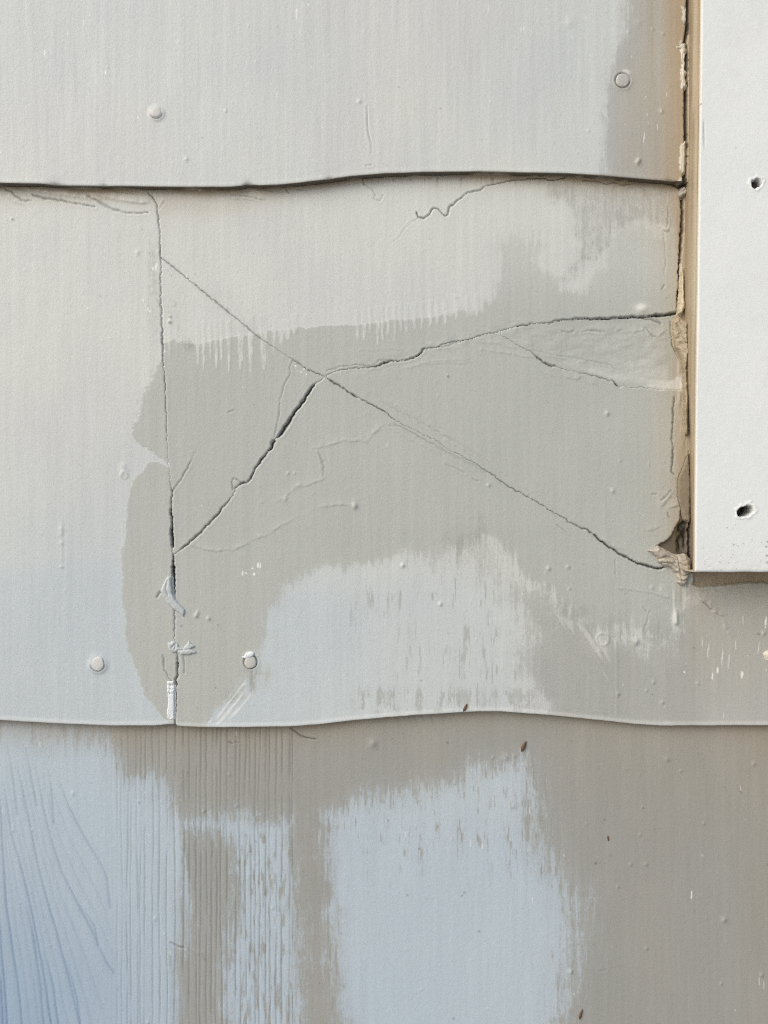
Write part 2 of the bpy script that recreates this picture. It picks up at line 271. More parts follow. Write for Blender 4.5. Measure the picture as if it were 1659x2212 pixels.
# ---- the three courses: relief and paint at any point of the drawing
def top_course(x, y):
    A = new_attr(x.size); h = base_relief(x, y, 100)
    st = streak(x, y, 130, 7, 120)
    band = [(1352,-700),(1352,20),(1347,75),(1325,120),(1312,180),(1308,250),(1304,330),(1298,370),(1300,420),(1800,420),(1800,-700)]
    sd = poly_sdf(x, y, band) + st * 22 + fbm(x, y, 20, 30, 133, 3) * 26
    A['grime'] = sstep(-22, 26, sd); A['cover'][:] = .58
    e = 1484 - x
    br = np.exp(-np.maximum(e - 14, 0) / 90) * (.70 + .9 * streak(x, y, 140, 15, 420)) * sstep(190, 60, e) + np.exp(-np.maximum(e, 0) / 16) * .25
    A['brown'] = np.clip(br * 1.15, 0, 1) * sstep(0, 20, sd + 18)
    A['brown'] = np.maximum(A['brown'], .34 * sstep(0, 70, sd))
    A['tint'] = np.clip(.16 + .7 * fbm(x, y, 330, 260, 150, 3), 0, .5) * .6
    A['pale'] = np.clip(.5 + 1.5 * fbm(x, y, 300, 420, 155, 3) + .5 * st, 0, 1)
    ye = np.interp(x, [p[0] for p in TOP_EDGE], [p[1] for p in TOP_EDGE])
    h += 0.00010 * np.exp(-((ye - y - 5) / 4)**2)
    nd = vnoise(x, y, 26, 400, 160)
    A['dark'] = np.maximum(A['dark'], .6 * np.exp(-np.maximum(ye - y, 0) / 1.6) * sstep(.25, .6, nd))
    A['brown'] = np.maximum(A['brown'], .9 * sstep(2.0, .5, ye - y)); A['dark'] = np.maximum(A['dark'], .8 * sstep(1.6, .2, ye - y))
    # nicks in the bottom edge
    for nx, w, dp in ((120,16,.0010),(225,9,.0006),(536,12,.001),(712,9,.0006),(1446,10,.0006)):
        g = np.exp(-((x - nx) / w)**2) * np.exp(-np.maximum(ye - y, 0) / 4.5)
        h -= dp * g; A['dark'] = np.maximum(A['dark'], .55 * g)
    for pts, dp, dirt in FINE:
        if pts[0][1] < 372 and pts[-1][1] < 372: crack(x, y, h, A, pts, dp * .001, dirt, fine=True)
    crack(x, y, h, A, GAP, .0036, .98, reach=24, wmul=1.35)
    # the ragged painted edge beside the gap: pale chips
    xe = interp(y, [(p[0], p[1]) for p in GAP], 1) - x
    rag = vnoise(x, y, 400, 14, 171) * 8 + vnoise(x, y, 6, 5, 172) * 9
    ch = sstep(2, 0, np.abs(xe - 8) - rag * .7 + 2.5) * np.maximum.reduce([sstep(95, 100, y) * sstep(195, 190, y), .8 * sstep(305, 320, y) * sstep(398, 392, y), .7 * sstep(62, 40, y), .5 * sstep(70, 90, y) * sstep(100, 92, y)])
    ch *= sstep(.28, .5, vnoise(x, y, 5, 9, 173))
    A['fleck'] = np.maximum(A['fleck'], ch * .8); h += .00022 * ch
    A['dark'] = np.maximum(A['dark'], .75 * sstep(10, 4, xe) * sstep(.62, .72, vnoise(x, y, 5, 7, 175)) * (xe > -6))
    dr, fl, sp = random_marks(5, 0, 1480, 0, 380, 80, 40, 60)
    drop_relief(x, y, h, dr + DROPS); fleck_mask(x, y, A, fl + FLECKS); speck_mask(x, y, A, sp, .26); speck_mask(x, y, A, SPECKS, .36)
    nail_relief(x, y, h, A)
    A['fleck'] = np.maximum(A['fleck'], .45 * (1 - sstep(6, 12, np.hypot(x - 1352, (y - 157) * 1.2))))
    return h, A

TOUCH = [(381,1580),(345,1545),(312,1500),(292,1440),(275,1392),(266,1330),(261,1270),(264,1190),(272,1110),(278,1062),(288,1035),(305,1018),(318,1003),(340,1000),(366,1010),(364,1000),(340,986),(315,965),
         (296,955),(286,943),(287,925),(292,908),(300,890),(304,862),(316,842),(330,832),(332,800),(352,770),(354,742),(372,738),(420,742),(475,732),(520,722),(560,722),(592,714),(640,708),(700,704),(770,702),(850,690),
         (950,682),(1030,668),(1062,640),(1072,570),(1082,525),(1110,492),(1140,520),(1180,565),(1215,612),(1262,612),(1288,560),(1300,520),(1330,488),(1390,474),(1440,482),(1495,500),(1495,1130),(1470,1290),(1462,1385),(1420,1390),
         (1390,1372),(1345,1378),(1300,1368),(1262,1340),(1225,1322),(1190,1300),(1160,1275),(1130,1250),(1105,1210),(1080,1165),(1040,1150),(1000,1172),(960,1195),(900,1202),(860,1200),(820,1206),(740,1212),(680,1214),(650,1235),
         (628,1252),(606,1262),(596,1285),(586,1315),(578,1345),(572,1385),(562,1402),(555,1445),(520,1470),(508,1500),(478,1530),(440,1580)]
GRIMY = [(1035,1150),(1085,1170),(1105,1210),(1130,1250),(1160,1275),(1190,1300),(1262,1340),(1300,1368),(1345,1378),(1420,1390),(1462,1385),(1470,1290),(1500,1265),(2300,1240),(2300,1600),(1150,1600),(1175,1520),(1150,1470),(1130,1440),
         (1142,1390),(1128,1350),(1105,1310),(1080,1290),(1060,1270),(1025,1250),(1000,1215),(1000,1180)]
FINGERS = [(367,725,775,5),(382,728,772,4),(428,722,790,7),(440,725,800,5),(455,725,780,4),(467,722,797,6),(478,720,780,5),(495,722,806,6),(520,715,800,9),(542,712,806,10),(570,708,800,11),(593,715,770,5),(608,722,745,9),(620,722,735,9),(636,706,722,10),
           (772,700,737,5),(787,698,737,7),(800,695,722,4),(816,690,747,6),(826,690,738,5),(838,692,728,4),(853,690,740,4),(866,688,720,5),(878,686,719,6),(896,682,713,6),(912,682,712,4),(930,680,707,5),(945,676,703,5),(962,675,702,6),(985,670,692,6),(1010,668,688,5),(1030,664,684,6)]
def s_x(y): return np.interp(y, [p[1] for p in SEAM], [p[0] for p in SEAM])
_CB = sorted(CRACK_B); _CC = sorted(CRACK_C); _CD = sorted(CRACK_D)
def mid_region(x, y):
    """0 = the unbroken left shingle, 1.. = the fragments of the broken one"""
    yb = np.interp(x, [p[0] for p in _CB], [p[1] for p in _CB]); yc = np.interp(x, [p[0] for p in _CC], [p[1] for p in _CC])
    yd = np.interp(x, [p[0] for p in _CD], [p[1] for p in _CD])
    r = np.full(x.shape, 4, np.int32)
    lft = x < 706
    r[np.where(lft, y < yb, y < yc)] = 1
    r[lft & (y >= yb) & (y < yc)] = 2
    p3 = (~lft) & (y >= yc) & (y < yb)
    r[p3] = 3
    r[p3 & (x > 1083) & (y < yd)] = 5
    r[x < s_x(y)] = 0
    return r

def warp(x, y, a=1.5):
    return x + a * 2 * (vnoise(x, y, 11, 9, 601) - .5) + a * 1.4 * (vnoise(x, y, 4.5, 4, 602) - .5), y + a * 2 * (vnoise(x, y, 10, 12, 603) - .5) + a * 1.4 * (vnoise(x, y, 4, 5, 604) - .5)

def mid_course(x, y):
    A = new_attr(x.size); h = base_relief(x, y, 200, .8)
    wx, wy = warp(x, y)
    # touch-up paint
    st = streak(x, y, 230, 6, 55)
    sd = poly_sdf(x, y, TOUCH) + fbm(x, y, 26, 22, 231, 3) * 9
    scr = sstep(600, 640, y) * sstep(1180, 1150, y)
    loose = np.clip(sstep(900, 1060, x) * sstep(760, 600, y) + sstep(430, 660, x) * sstep(1130, 1180, y) + .8 * sstep(1180, 1220, y) * sstep(900, 1000, x) + .5 * sstep(420, 480, x) * sstep(1440, 1480, y) + .5 * sstep(352, 330, x) * sstep(930, 880, y) + .12 * sstep(1040, 1100, y) * sstep(340, 300, x), 0, 1)
    sd = sd + loose * (st * 36 + fbm(x, y, 80, 70, 236, 4) * 90) + fbm(x, y, 9, 3, 238, 2) * (6 + 12 * sstep(940, 900, y) * sstep(420, 340, x))
    soft = 1.6 + loose * 34
    t = sstep(-soft, soft, sd)
    for fx, fy0, fy1, fw in FINGERS:
        m = np.nonzero((np.abs(x - fx) < fw * 1.4 + 4) & (y > fy0 - 30) & (y < fy1 + 4))[0]
        if m.size:
            hw = fw * (.62 * np.clip((fy1 - y[m]) / max(fy1 - fy0, 1), 0, 1)**.6 + .10)
            f = sstep(hw + 1.6, hw - .8, np.abs(x[m] - fx - 2.5 * (vnoise(x[m], y[m], 30, 14, 240) - .5))) * sstep(fy1 + 2, fy1 - 4, y[m])
            t[m] *= 1 - f * (.35 + .6 * vnoise(x[m], y[m], 5, 16, 242)) * (1.0 if fx > 425 else .6)
            h[m] += .00006 * f
    A['touch'] = t * (.88 + .12 * sstep(1, 9, sd))
    h += .00008 * sstep(-2, 2, sd) * (1 - loose)
    # grey film on the upper right patch is thinner
    A['film'] = 1 - .48 * sstep(1040, 1110, x) * sstep(700, 540, y)
    A['cover'] = np.interp(x, [600, 760, 1100, 1300], [.8, .62, .62, .72]) * (1 - .18 * sstep(1480, 1560, x))
    # grime and worn beige paint
    nw = sstep(1200, 1080, x)
    gd = poly_sdf(x, y, GRIMY) + st * (16 + 34 * nw) + fbm(x, y, 50, 46, 250, 5) * (90 + 10 * nw)
    g = sstep(-62, 62, gd) * (1 - .35 * nw)
    sc = sstep(.10, .34, streak(x, y, 255, 5, 40) + .42 * fbm(x, y, 120, 90, 258, 3)) * sstep(1190, 1240, y) * sstep(600, 720, x) * sstep(1200, 1100, x) * sstep(1545, 1500, y)
    g = np.maximum(g, (.35 + .5 * vnoise(x, y, 70, 60, 259)) * sc * sstep(640, 900, x + (y - 1300) * .3))
    low = sstep(1470, 1500, y) * sstep(1560, 1530, y) * sstep(740, 780, x) * sstep(1200, 1150, x) * sstep(-.05, .14, st + .6 * fbm(x, y, 14, 12, 260, 3))
    g = np.maximum(g, .6 * low)
    tan_ = poly_sdf(x, y, [(1225,440),(1250,520),(1215,600),(1290,560),(1330,490),(1400,470),(1480,500),(1480,395),(1180,392),(1190,420)]) + fbm(x, y, 60, 50, 262, 3) * 60
    g = np.maximum(g, .55 * sstep(-14, 20, tan_))
    g = np.maximum(g, .55 * sstep(0, 8, poly_sdf(x, y, [(532,1455),(556,1442),(566,1428),(562,1462),(548,1500),(536,1515),(530,1480)]) + st * 10))
    for bx, by, rx, ry, am in ((410,745,16,13,.5),(372,660,26,60,.28),(338,660,22,90,.30),(368,600,22,26,.25),(470,640,40,26,.2),(530,700,40,24,.22),(330,560,16,70,.3),(500,1500,20,30,.25)):
        g = np.maximum(g, am * np.exp(-((x - bx) / rx)**2 - ((y - by) / ry)**2) * (.6 + 1.2 * vnoise(x, y, 7, 6, 265)))
    bl, _, _, _ = seg_dist(x, y, CRACK_B[:8], 24); sl, _, _, _ = seg_dist(x, y, SEAM[:14], 26)
    g = np.maximum(g, .5 * np.exp(-bl / 6) * sstep(.2, .7, vnoise(x, y, 26, 26, 266))); g = np.maximum(g, .42 * np.exp(-sl / 8))
    A['grime'] = g
    ye = np.interp(x, [p[0] for p in TOP_EDGE], [p[1] for p in TOP_EDGE]); b = np.maximum(y - ye - 9, 0)
    wob = .95 + 1.1 * fbm(x, y, 90, 30, 270, 3)
    br = np.exp(-b / np.interp(x, [0,320,360,560,640,800,1200,1480],[15,16,26,22,14,13,15,24])) * wob * np.interp(x, [0,300,560,640,800,1250,1480],[.95,1.0,.95,.7,.75,1.1,1.2])
    e = 1476 - x
    col = np.exp(-np.maximum(e - 6, 0) / 26) * (.62 + .7 * streak(x, y, 275, 9, 150)) * sstep(1270, 1150, y) + .34 * np.exp(-np.maximum(e, 0) / 70) * sstep(600, 470, y)
    br = np.maximum(br, np.where(e > -30, col, .7 * (y < 1238)))
    rt = sstep(1440, 1520, x + 30 * (vnoise(x, y, 40, 40, 279) - .5)) * sstep(1255, 1262, y) * np.interp(y, [1262,1330,1480,1570],[.42,.26,.14,.04]) * (.8 + .8 * streak(x, y, 280, 11, 160))
    A['brown'] = np.clip(1.15 * np.maximum(br, rt), 0, 1)
    A['tint'] = np.clip(.80 * sstep(700, 1500, y) * sstep(1000, 200, x) + .55 * sstep(1180, 1320, y) * (1 - sstep(1000, 1250, x)) + .05 + .4 * fbm(x, y, 260, 240, 285, 3), 0, 1) * .62
    A['pale'] = np.clip(.5 + 1.4 * fbm(x, y, 240, 300, 290, 3) + .3 * st, 0, 1)
    # little vertical crazing under the upper lap
    cz = sstep(.74, .86, vnoise(x, y, 4.2, 70, 295)) * sstep(1, 4, b) * np.exp(-b / 11) * sstep(780, 840, x) * sstep(1250, 1180, x)
    h -= .0003 * cz; A['dark'] = np.maximum(A['dark'], .55 * cz)
    # cracks proper
    reg = mid_region(wx, wy)
    h -= np.where(reg == 5, .0011 * sstep(1060, 1330, x), 0) + np.where(reg == 3, .00022 * sstep(705, 860, x), 0) + np.where(reg == 2, .00012 * sstep(560, 690, x), 0) + np.where(reg == 0, .00006, 0)
    h -= np.where((reg == 3), .0006 * sstep(1150, 1330, x) * sstep(980, 850, y), 0)
    h -= np.where(reg == 4, .0003 * sstep(1150, 1400, x), 0)
    crack(wx, wy, h, A, SEAM, .0022, .93); crack(wx, wy, h, A, CRACK_B, .0016, .74); crack(wx, wy, h, A, CRACK_C, .0019, .85); crack(wx, wy, h, A, CRACK_D, .0014, .66)
    for pts, dp, dirt in FINE:
        if 372 <= pts[-1][1] < 1560 and pts[0][1] > 372:
            if dp < 0:
                d, w, sdn, al = seg_dist(wx, wy, pts, 14); m = d < 14
                h[m] += -dp * .001 * (1.05 * np.where(sdn > 0, np.exp(-(d / (w * .7 + .5))**2), np.exp(-d / (w * 3.2))) * (.15 + 1.1 * vnoise(al, al * 0, 9, 9, 300)))[m]
            else: crack(wx, wy, h, A, pts, dp * .001, dirt, lip=.00007, fine=True)
    crack(wx, wy, h, A, GAP, .0034, .97, reach=24, wmul=1.35); crack(wx, wy, h, A, GAP_LOW, .0050, .99, reach=30)
    # the caulk line beside the trim: folds
    cl = sstep(1462, 1470, x) * sstep(1530, 1500, x) * sstep(680, 700, y) * sstep(1000, 940, y)
    h += .0008 * cl * (.4 + fbm(x, y, 7, 34, 305, 3) * 1.4)
    # crumpled skin of filler round the cracks
    nb = np.exp(-(seg_dist(x, y, CRACK_C[31:48] , 50)[0] / 17)**2)
    zone = poly_sdf(x, y, [(1085,728),(1200,700),(1330,690),(1450,684),(1450,838),(1340,828),(1200,786)]) 
    h += .00050 * fbm(x, y, 18, 10, 310, 3) * nb + .00060 * fbm(x, y, 28, 15, 315, 4) * sstep(0, 14, zone)
    A['fleck'] = np.maximum(A['fleck'], .30 * sstep(0, 12, zone) * sstep(.1, .45, (y - 690) / 150 + .5 * fbm(x, y, 70, 40, 318, 3) - .45))
    A['fleck'] = np.maximum(A['fleck'], .42 * sstep(0, 10, poly_sdf(x, y, [(1375,838),(1400,822),(1440,815),(1478,800),(1480,842),(1420,846)]) + fbm(x, y, 20, 16, 320, 3) * 16))
    # opening at the lower corner of the trim
    cav = poly_sdf(wx, wy, [(1486,982),(1475,1010),(1465,1032),(1463,1071),(1470,1098),(1468,1125),(1458,1140),(1446,1163),(1416,1180),(1432,1200),(1460,1204),(1500,1210),(1500,982)])
    h -= .0016 * sstep(-1, 4, cav); A['brown'] = np.maximum(A['brown'], .9 * sstep(-1, 2, cav)); A['dark'] = np.maximum(A['dark'], (.22 + .45 * sstep(1080, 1180, y)) * sstep(-1, 2, cav))
    inn = poly_sdf(wx, wy, [(1468,1132),(1478,1122),(1490,1128),(1490,1206),(1478,1204),(1466,1200),(1462,1180),(1464,1150)])
    h -= .0020 * sstep(-1, 5, inn) * (.4 + 1.2 * vnoise(x, y, 6, 14, 330)); A['dark'] = np.maximum(A['dark'], sstep(-1, 4, inn) * (.62 + .4 * vnoise(x, y, 7, 16, 331)))
    und = poly_sdf(wx, wy, [(1499,1215),(1760,1215),(1760,1258),(1659,1259),(1611,1259),(1585,1262),(1556,1264.5),(1512,1268),(1499,1264)])
    h -= .0018 * sstep(-1.5, 2.5, und); A['brown'] = np.maximum(A['brown'], sstep(-1, 2, und) * (.95 + .4 * streak(x, y, 333, 8, 40)))
    h += .0004 * np.exp(-((und + 5) / 3)**2)
    nk = poly_sdf(wx, wy, [(1440,398),(1482,390),(1484,412),(1470,412),(1458,406)]); h -= .0015 * sstep(-1, 3, nk) * vnoise(x, y, 5, 4, 335); A['dark'] = np.maximum(A['dark'], .8 * sstep(-1, 2, nk) * sstep(.3, .6, vnoise(x, y, 6, 5, 336)))
    # old filled nail ring, low drips
    for rx, ry, rr in ((1302,1381,13),(268,1026,7)):
        d = np.hypot(x - rx, y - ry); h += .00035 * np.exp(-((d - rr) / 2.2)**2) * (.3 + vnoise(x, y, 9, 9, 340))
    h += .0003 * np.exp(-((x - 266) / 7)**2) * sstep(995, 1005, y) * sstep(1034, 1024, y)
    h += .00026 * np.exp(-((x - 132) / 4.5)**2) * sstep(1112, 1130, y) * sstep(1231, 1224, y) * (.4 + sstep(.4, .7, vnoise(x, y, 50, 9, 341)))
    h += .0009 * np.exp(-((x - 1387) / 12)**2 - ((y - 668) / 9)**2); A['fleck'] = np.maximum(A['fleck'], .5 * np.exp(-((x - 1387) / 14)**2 - ((y - 666) / 10)**2))
    h += .0011 * np.exp(-((x - 1461) / 4)**2) * sstep(1310, 1335, y) * sstep(1353, 1344, y)
    wh = sstep(4, -1, np.abs(np.hypot(x - 541, y - 1428) - 19) ) * sstep(1418, 1410, y - (x - 541) * .1) * sstep(.25, .5, vnoise(x, y, 7, 6, 345))
    A['fleck'] = np.maximum(A['fleck'], wh); h += .0003 * wh
    ym = np.interp(x, [p[0] for p in MID_EDGE], [p[1] for p in MID_EDGE])
    h += 0.00014 * np.exp(-((ym - y - 5) / 4)**2)
    A['fleck'] = np.maximum(A['fleck'], .28 * np.exp(-((ym - y - 4) / 5)**2))  # pale line on the rounded lip: its highlight painted into the colour
    A['brown'] = np.maximum(A['brown'], .6 * sstep(1.2, .2, ym - y)); A['dark'] = np.maximum(A['dark'], .45 * sstep(1.0, .1, ym - y))
    # dragged brush marks near the bottom of the seam
    dg = poly_sdf(x, y, [(440,1560),(480,1520),(505,1495),(525,1465),(545,1500),(520,1540),(470,1568)]); sk = vnoise((x + y * .8), (y - x * .8), 5, 60, 350)
    A['fleck'] = np.maximum(A['fleck'], .55 * sstep(-4, 6, dg) * sstep(.58, .75, sk)); h += .00012 * sstep(-4, 6, dg) * (sk - .5)
    dg2 = poly_sdf(x, y, [(1180,1310),(1260,1350),(1310,1380),(1330,1480),(1270,1440),(1210,1370)]); sk2 = vnoise((x * .85 - y * .5), (y * .85 + x * .5), 6, 90, 352)
    A['fleck'] = np.maximum(A['fleck'], .26 * sstep(-4, 10, dg2) * sstep(.6, .8, sk2))
    dr, fl, sp = random_marks(6, 0, 1470, 420, 1540, 150, 16, 90)
    r2 = random_marks(8, 1120, 1659, 1270, 1550, 40, 10, 24)
    drop_relief(x, y, h, dr + r2[0] + DROPS); fleck_mask(x, y, A, fl + r2[1] + FLECKS); speck_mask(x, y, A, sp + r2[2], .24); speck_mask(x, y, A, SPECKS, .36)
    nail_relief(x, y, h, A)
    return h, A

GRAIN = [242,253,263,276,283,297,304,314,330,345,360,378,396,408,424,432,446,458,467,478,491,508,519,530,541,552,560,574,582,597,609,625,632]
WOOD = [[(0,1700),(8,1850),(16,1960),(32,2070),(46,2180),(52,2260)],[(10,1690),(25,1800),(50,1885),(72,1985),(92,2080),(108,2185),(122,2280)],[(42,1660),(55,1735),(70,1805),(92,1905),(124,2015),(152,2115),(172,2205),(190,2300)],
        [(80,1660),(96,1750),(112,1810),(135,1885),(165,1942),(200,2010),(232,2080),(246,2100)],[(132,1690),(150,1745),(185,1810),(220,1866),(233,1895),(240,1960)],[(0,1950),(6,2070),(12,2160),(20,2260)],[(-10,2070),(2,2120),(8,2230)],
        [(105,1660),(112,1700),(118,1780)],[(180,1960),(205,2000),(213,2045)],[(60,1960),(78,2050),(90,2140),(98,2240)],[(20,1610),(30,1680),(38,1760)],[(58,1620),(70,1690),(80,1740)],[(100,2060),(118,2140),(130,2230)],[(150,2080),(168,2160),(178,2250)]]
BEIGE = [(-600,1500),(-600,1592),(0,1592),(60,1600),(130,1612),(200,1622),(245,1650),(270,1680),(330,1680),(352,1720),(385,1755),(408,1766),(470,1764),(540,1768),(630,1774),(634,1850),(638,1930),(640,2010),(646,2100),(650,2250),(655,2900),(735,2900),(742,2212),
         (732,2140),(718,2080),(722,2010),(715,1950),(712,1880),(708,1810),(714,1762),(760,1740),(800,1728),(870,1722),(930,1704),(985,1684),(1020,1660),(1080,1648),(1140,1655),(1150,1690),(1142,1740),(1148,1800),(1160,1840),(1205,1880),(1230,1925),(1252,1960),(1246,2040),
         (1232,2080),(1225,2140),(1212,2212),(1200,2900),(2300,2900),(2300,1500)]
BEIGE2 = [(400,1800),(470,1790),(505,1830),(512,1900),(508,1960),(498,2040),(480,2080),(486,2212),(490,2900),(385,2900),(388,2212),(386,2060),(400,2020),(408,1930),(404,1860)]
def _between(a, b, t):
    n = 7; ta = np.linspace(0, 1, n)
    pa = np.array(a, float); pb = np.array(b, float)
    ra = np.stack([np.interp(ta, np.linspace(0, 1, len(a)), pa[:, k]) for k in (0, 1)], 1); rb = np.stack([np.interp(ta, np.linspace(0, 1, len(b)), pb[:, k]) for k in (0, 1)], 1)
    return [tuple(p) for p in ra * (1 - t) + rb * t]
WOOD_FINE = [_between(WOOD[i], WOOD[i + 1], t) for i in range(4) for t in (.3, .6)]
def low_course(x, y):
    A = new_attr(x.size); h = base_relief(x, y, 400, .9)
    st = streak(x, y, 430, 5, 50)
    rgt = sstep(1120, 1160, x)
    sd = poly_sdf(x, y, BEIGE) + st * (26 + 24 * rgt) + fbm(x, y, 60, 70, 432, 4) * 46
    left = sstep(300, 200, x) * sstep(1680, 1640, y)
    sd += left * (st * 10 - 8)
    soft = 54 + 36 * rgt
    g = sstep(-soft, soft, sd)
    g = np.clip(g + (sstep(-40, 4, sd) * sstep(.12, .30, streak(x, y, 440, 4.2, 36) * .9 + .2 * fbm(x, y, 10, 10, 441, 2))) * .6, 0, 1)
    g *= 1 - .5 * left
    g2 = sstep(-40, 30, poly_sdf(x, y, BEIGE2) + st * 44 + fbm(x, y, 30, 120, 445, 3) * 34)
    g = np.maximum(g, .85 * g2)
    # wood grain grooves hold dirt
    zone = sstep(225, 275, x) * sstep(650, 630, x)
    yf = vnoise(x, y, 9, 260, 450)
    gr = np.zeros_like(x)
    for k, gx in enumerate(GRAIN):
        m = np.nonzero(np.abs(x - gx) < 9)[0]
        if m.size:
            cx = gx + 4.5 * (vnoise(x[m] * 0 + k * 17.3, y[m], 1, 190, 452) - .5) + 1.6 * (vnoise(x[m] * 0 + k * 5.1, y[m], 1, 22, 453) - .5)
            wk = .8 + 1.2 * vnoise(x[m] * 0 + k * 3.7, y[m], 1, 110, 454)
            gr[m] = np.maximum(gr[m], np.exp(-((x[m] - cx) / wk)**2) * sstep(.15, .55, vnoise(x[m] * 0 + k * 9.9, y[m], 1, 60, 455) + .25 * yf[m]))
    gr *= zone
    h -= .00016 * gr
    inten = np.interp(x, [240,330,390,480,560,640],[.28,.34,.62,.62,.5,.62]) * (.55 + .45 * sstep(1760, 1860, y) + .5 * sstep(1700, 1640, y))
    A['dark'] = np.maximum(A['dark'], .52 * gr * np.clip(inten, 0, 1))
    g = np.maximum(g, gr * .7 * np.clip(inten * 1.3, 0, 1))
    mid = sstep(380, 400, x) * sstep(640, 620, x) * sstep(1780, 1810, y)
    g = np.maximum(g, mid * .66 * sstep(-.02, .28, streak(x, y, 460, 5, 30) + .25 * fbm(x, y, 60, 140, 462, 3)))
    # flecked bit of the pale middle patch
    pm = sstep(715, 740, x) * sstep(1210, 1150, x)
    g = np.maximum(g, pm * .62 * sstep(.10, .36, streak(x, y, 465, 5, 34) + .30 * fbm(x, y, 90, 60, 467, 3)) * sstep(2010, 1800, y))
    A['grime'] = g
    # curved broad grain at the left
    for k, pts in enumerate(WOOD + WOOD_FINE):
        d, w, s_, al = seg_dist(x + 3 * (vnoise(x, y, 40, 60, 470) - .5), y, pts, 22); m = d < 22
        f = (1.0 if k < len(WOOD) else .4) * np.exp(-(d / 2.5)**2) * (.45 + .55 * vnoise(al, al * 0 + k * 7.7, 90, 1, 471)) * np.clip(al / 60, 0, 1) + .35 * np.exp(-(np.maximum(s_ * d, 0) / 9)**2) * (s_ > 0) * (d < 22)
        if k >= len(WOOD): f = f * .55
        h[m] -= (.00015 * f)[m]; A['deep'][m] = np.maximum(A['deep'][m], (.40 * f)[m]); A['dark'][m] = np.maximum(A['dark'][m], (.13 * f * (d < 5))[m])
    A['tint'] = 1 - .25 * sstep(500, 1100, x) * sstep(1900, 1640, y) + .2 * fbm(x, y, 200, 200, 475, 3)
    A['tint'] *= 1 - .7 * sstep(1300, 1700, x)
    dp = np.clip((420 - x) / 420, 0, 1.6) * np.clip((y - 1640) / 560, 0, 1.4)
    A['deep'] = np.clip(A['deep'] * (.45 + .6 * np.clip(dp, 0, 1)) + .40 * np.minimum(dp, 1.0) + .12 * sstep(1800, 2212, y) * sstep(1100, 500, x) + .12 * fbm(x, y, 130, 160, 478, 3) * (x < 700), 0, 1)  # bluer, dimmer light towards the lower left, painted into the colour
    A['pale'] = np.clip(.5 + 1.5 * fbm(x, y, 150, 300, 480, 3) + .45 * streak(x, y, 482, 14, 260), 0, 1)
    ym = np.interp(x, [p[0] for p in MID_EDGE], [p[1] for p in MID_EDGE]); b = np.maximum(y - ym, 0)
    A['brown'] = np.clip(np.exp(-b / 16) * (.55 + .7 * fbm(x, y, 50, 40, 485, 3)) * .8 + .24 * sstep(900, 1659, x) * sstep(1850, 1570, y) + .16 * sstep(1000, 700, x) * sstep(1650, 1580, y) + .16 * sstep(1560, 1659, x) * (.5 + streak(x, y, 487, 12, 300)) + .10 * g * vnoise(x, y, 120, 160, 488), 0, 1)
    for pts, dpth, dirt in FINE:
        if pts[-1][1] >= 1560:
            if dpth < 0:
                d, w, s_, al = seg_dist(x, y, pts, 14); m = d < 14
                h[m] += (-dpth * .0006 * np.where(s_ > 0, np.exp(-(d / (w * .7 + .5))**2), np.exp(-d / (w * 2.4))) * (.4 + .8 * vnoise(al, al * 0, 9, 9, 490)))[m]
            else: crack(x, y, h, A, pts, dpth * .001, dirt, lip=.00007, fine=True)
    cr = sstep(.66, .78, vnoise(x - y * .35, y, 6, 50, 491)) * np.exp(-b / 14) * sstep(840, 880, x) * sstep(1010, 960, x); A['dark'] = np.maximum(A['dark'], .3 * cr)
    dr, fl, sp = random_marks(7, 0, 1659, 1570, 2212, 170, 26, 90)
    drop_relief(x, y, h, dr + DROPS); fleck_mask(x, y, A, fl + FLECKS); speck_mask(x, y, A, sp, .24); speck_mask(x, y, A, SPECKS, .36)
    return h, A

# ------------------------------------------------------------------ materials
def lin(r, g, b):
    f = lambda c: (c / 255 / 12.92) if c / 255 <= .04045 else ((c / 255 + .055) / 1.055)**2.4
    return (f(r), f(g), f(b), 1)

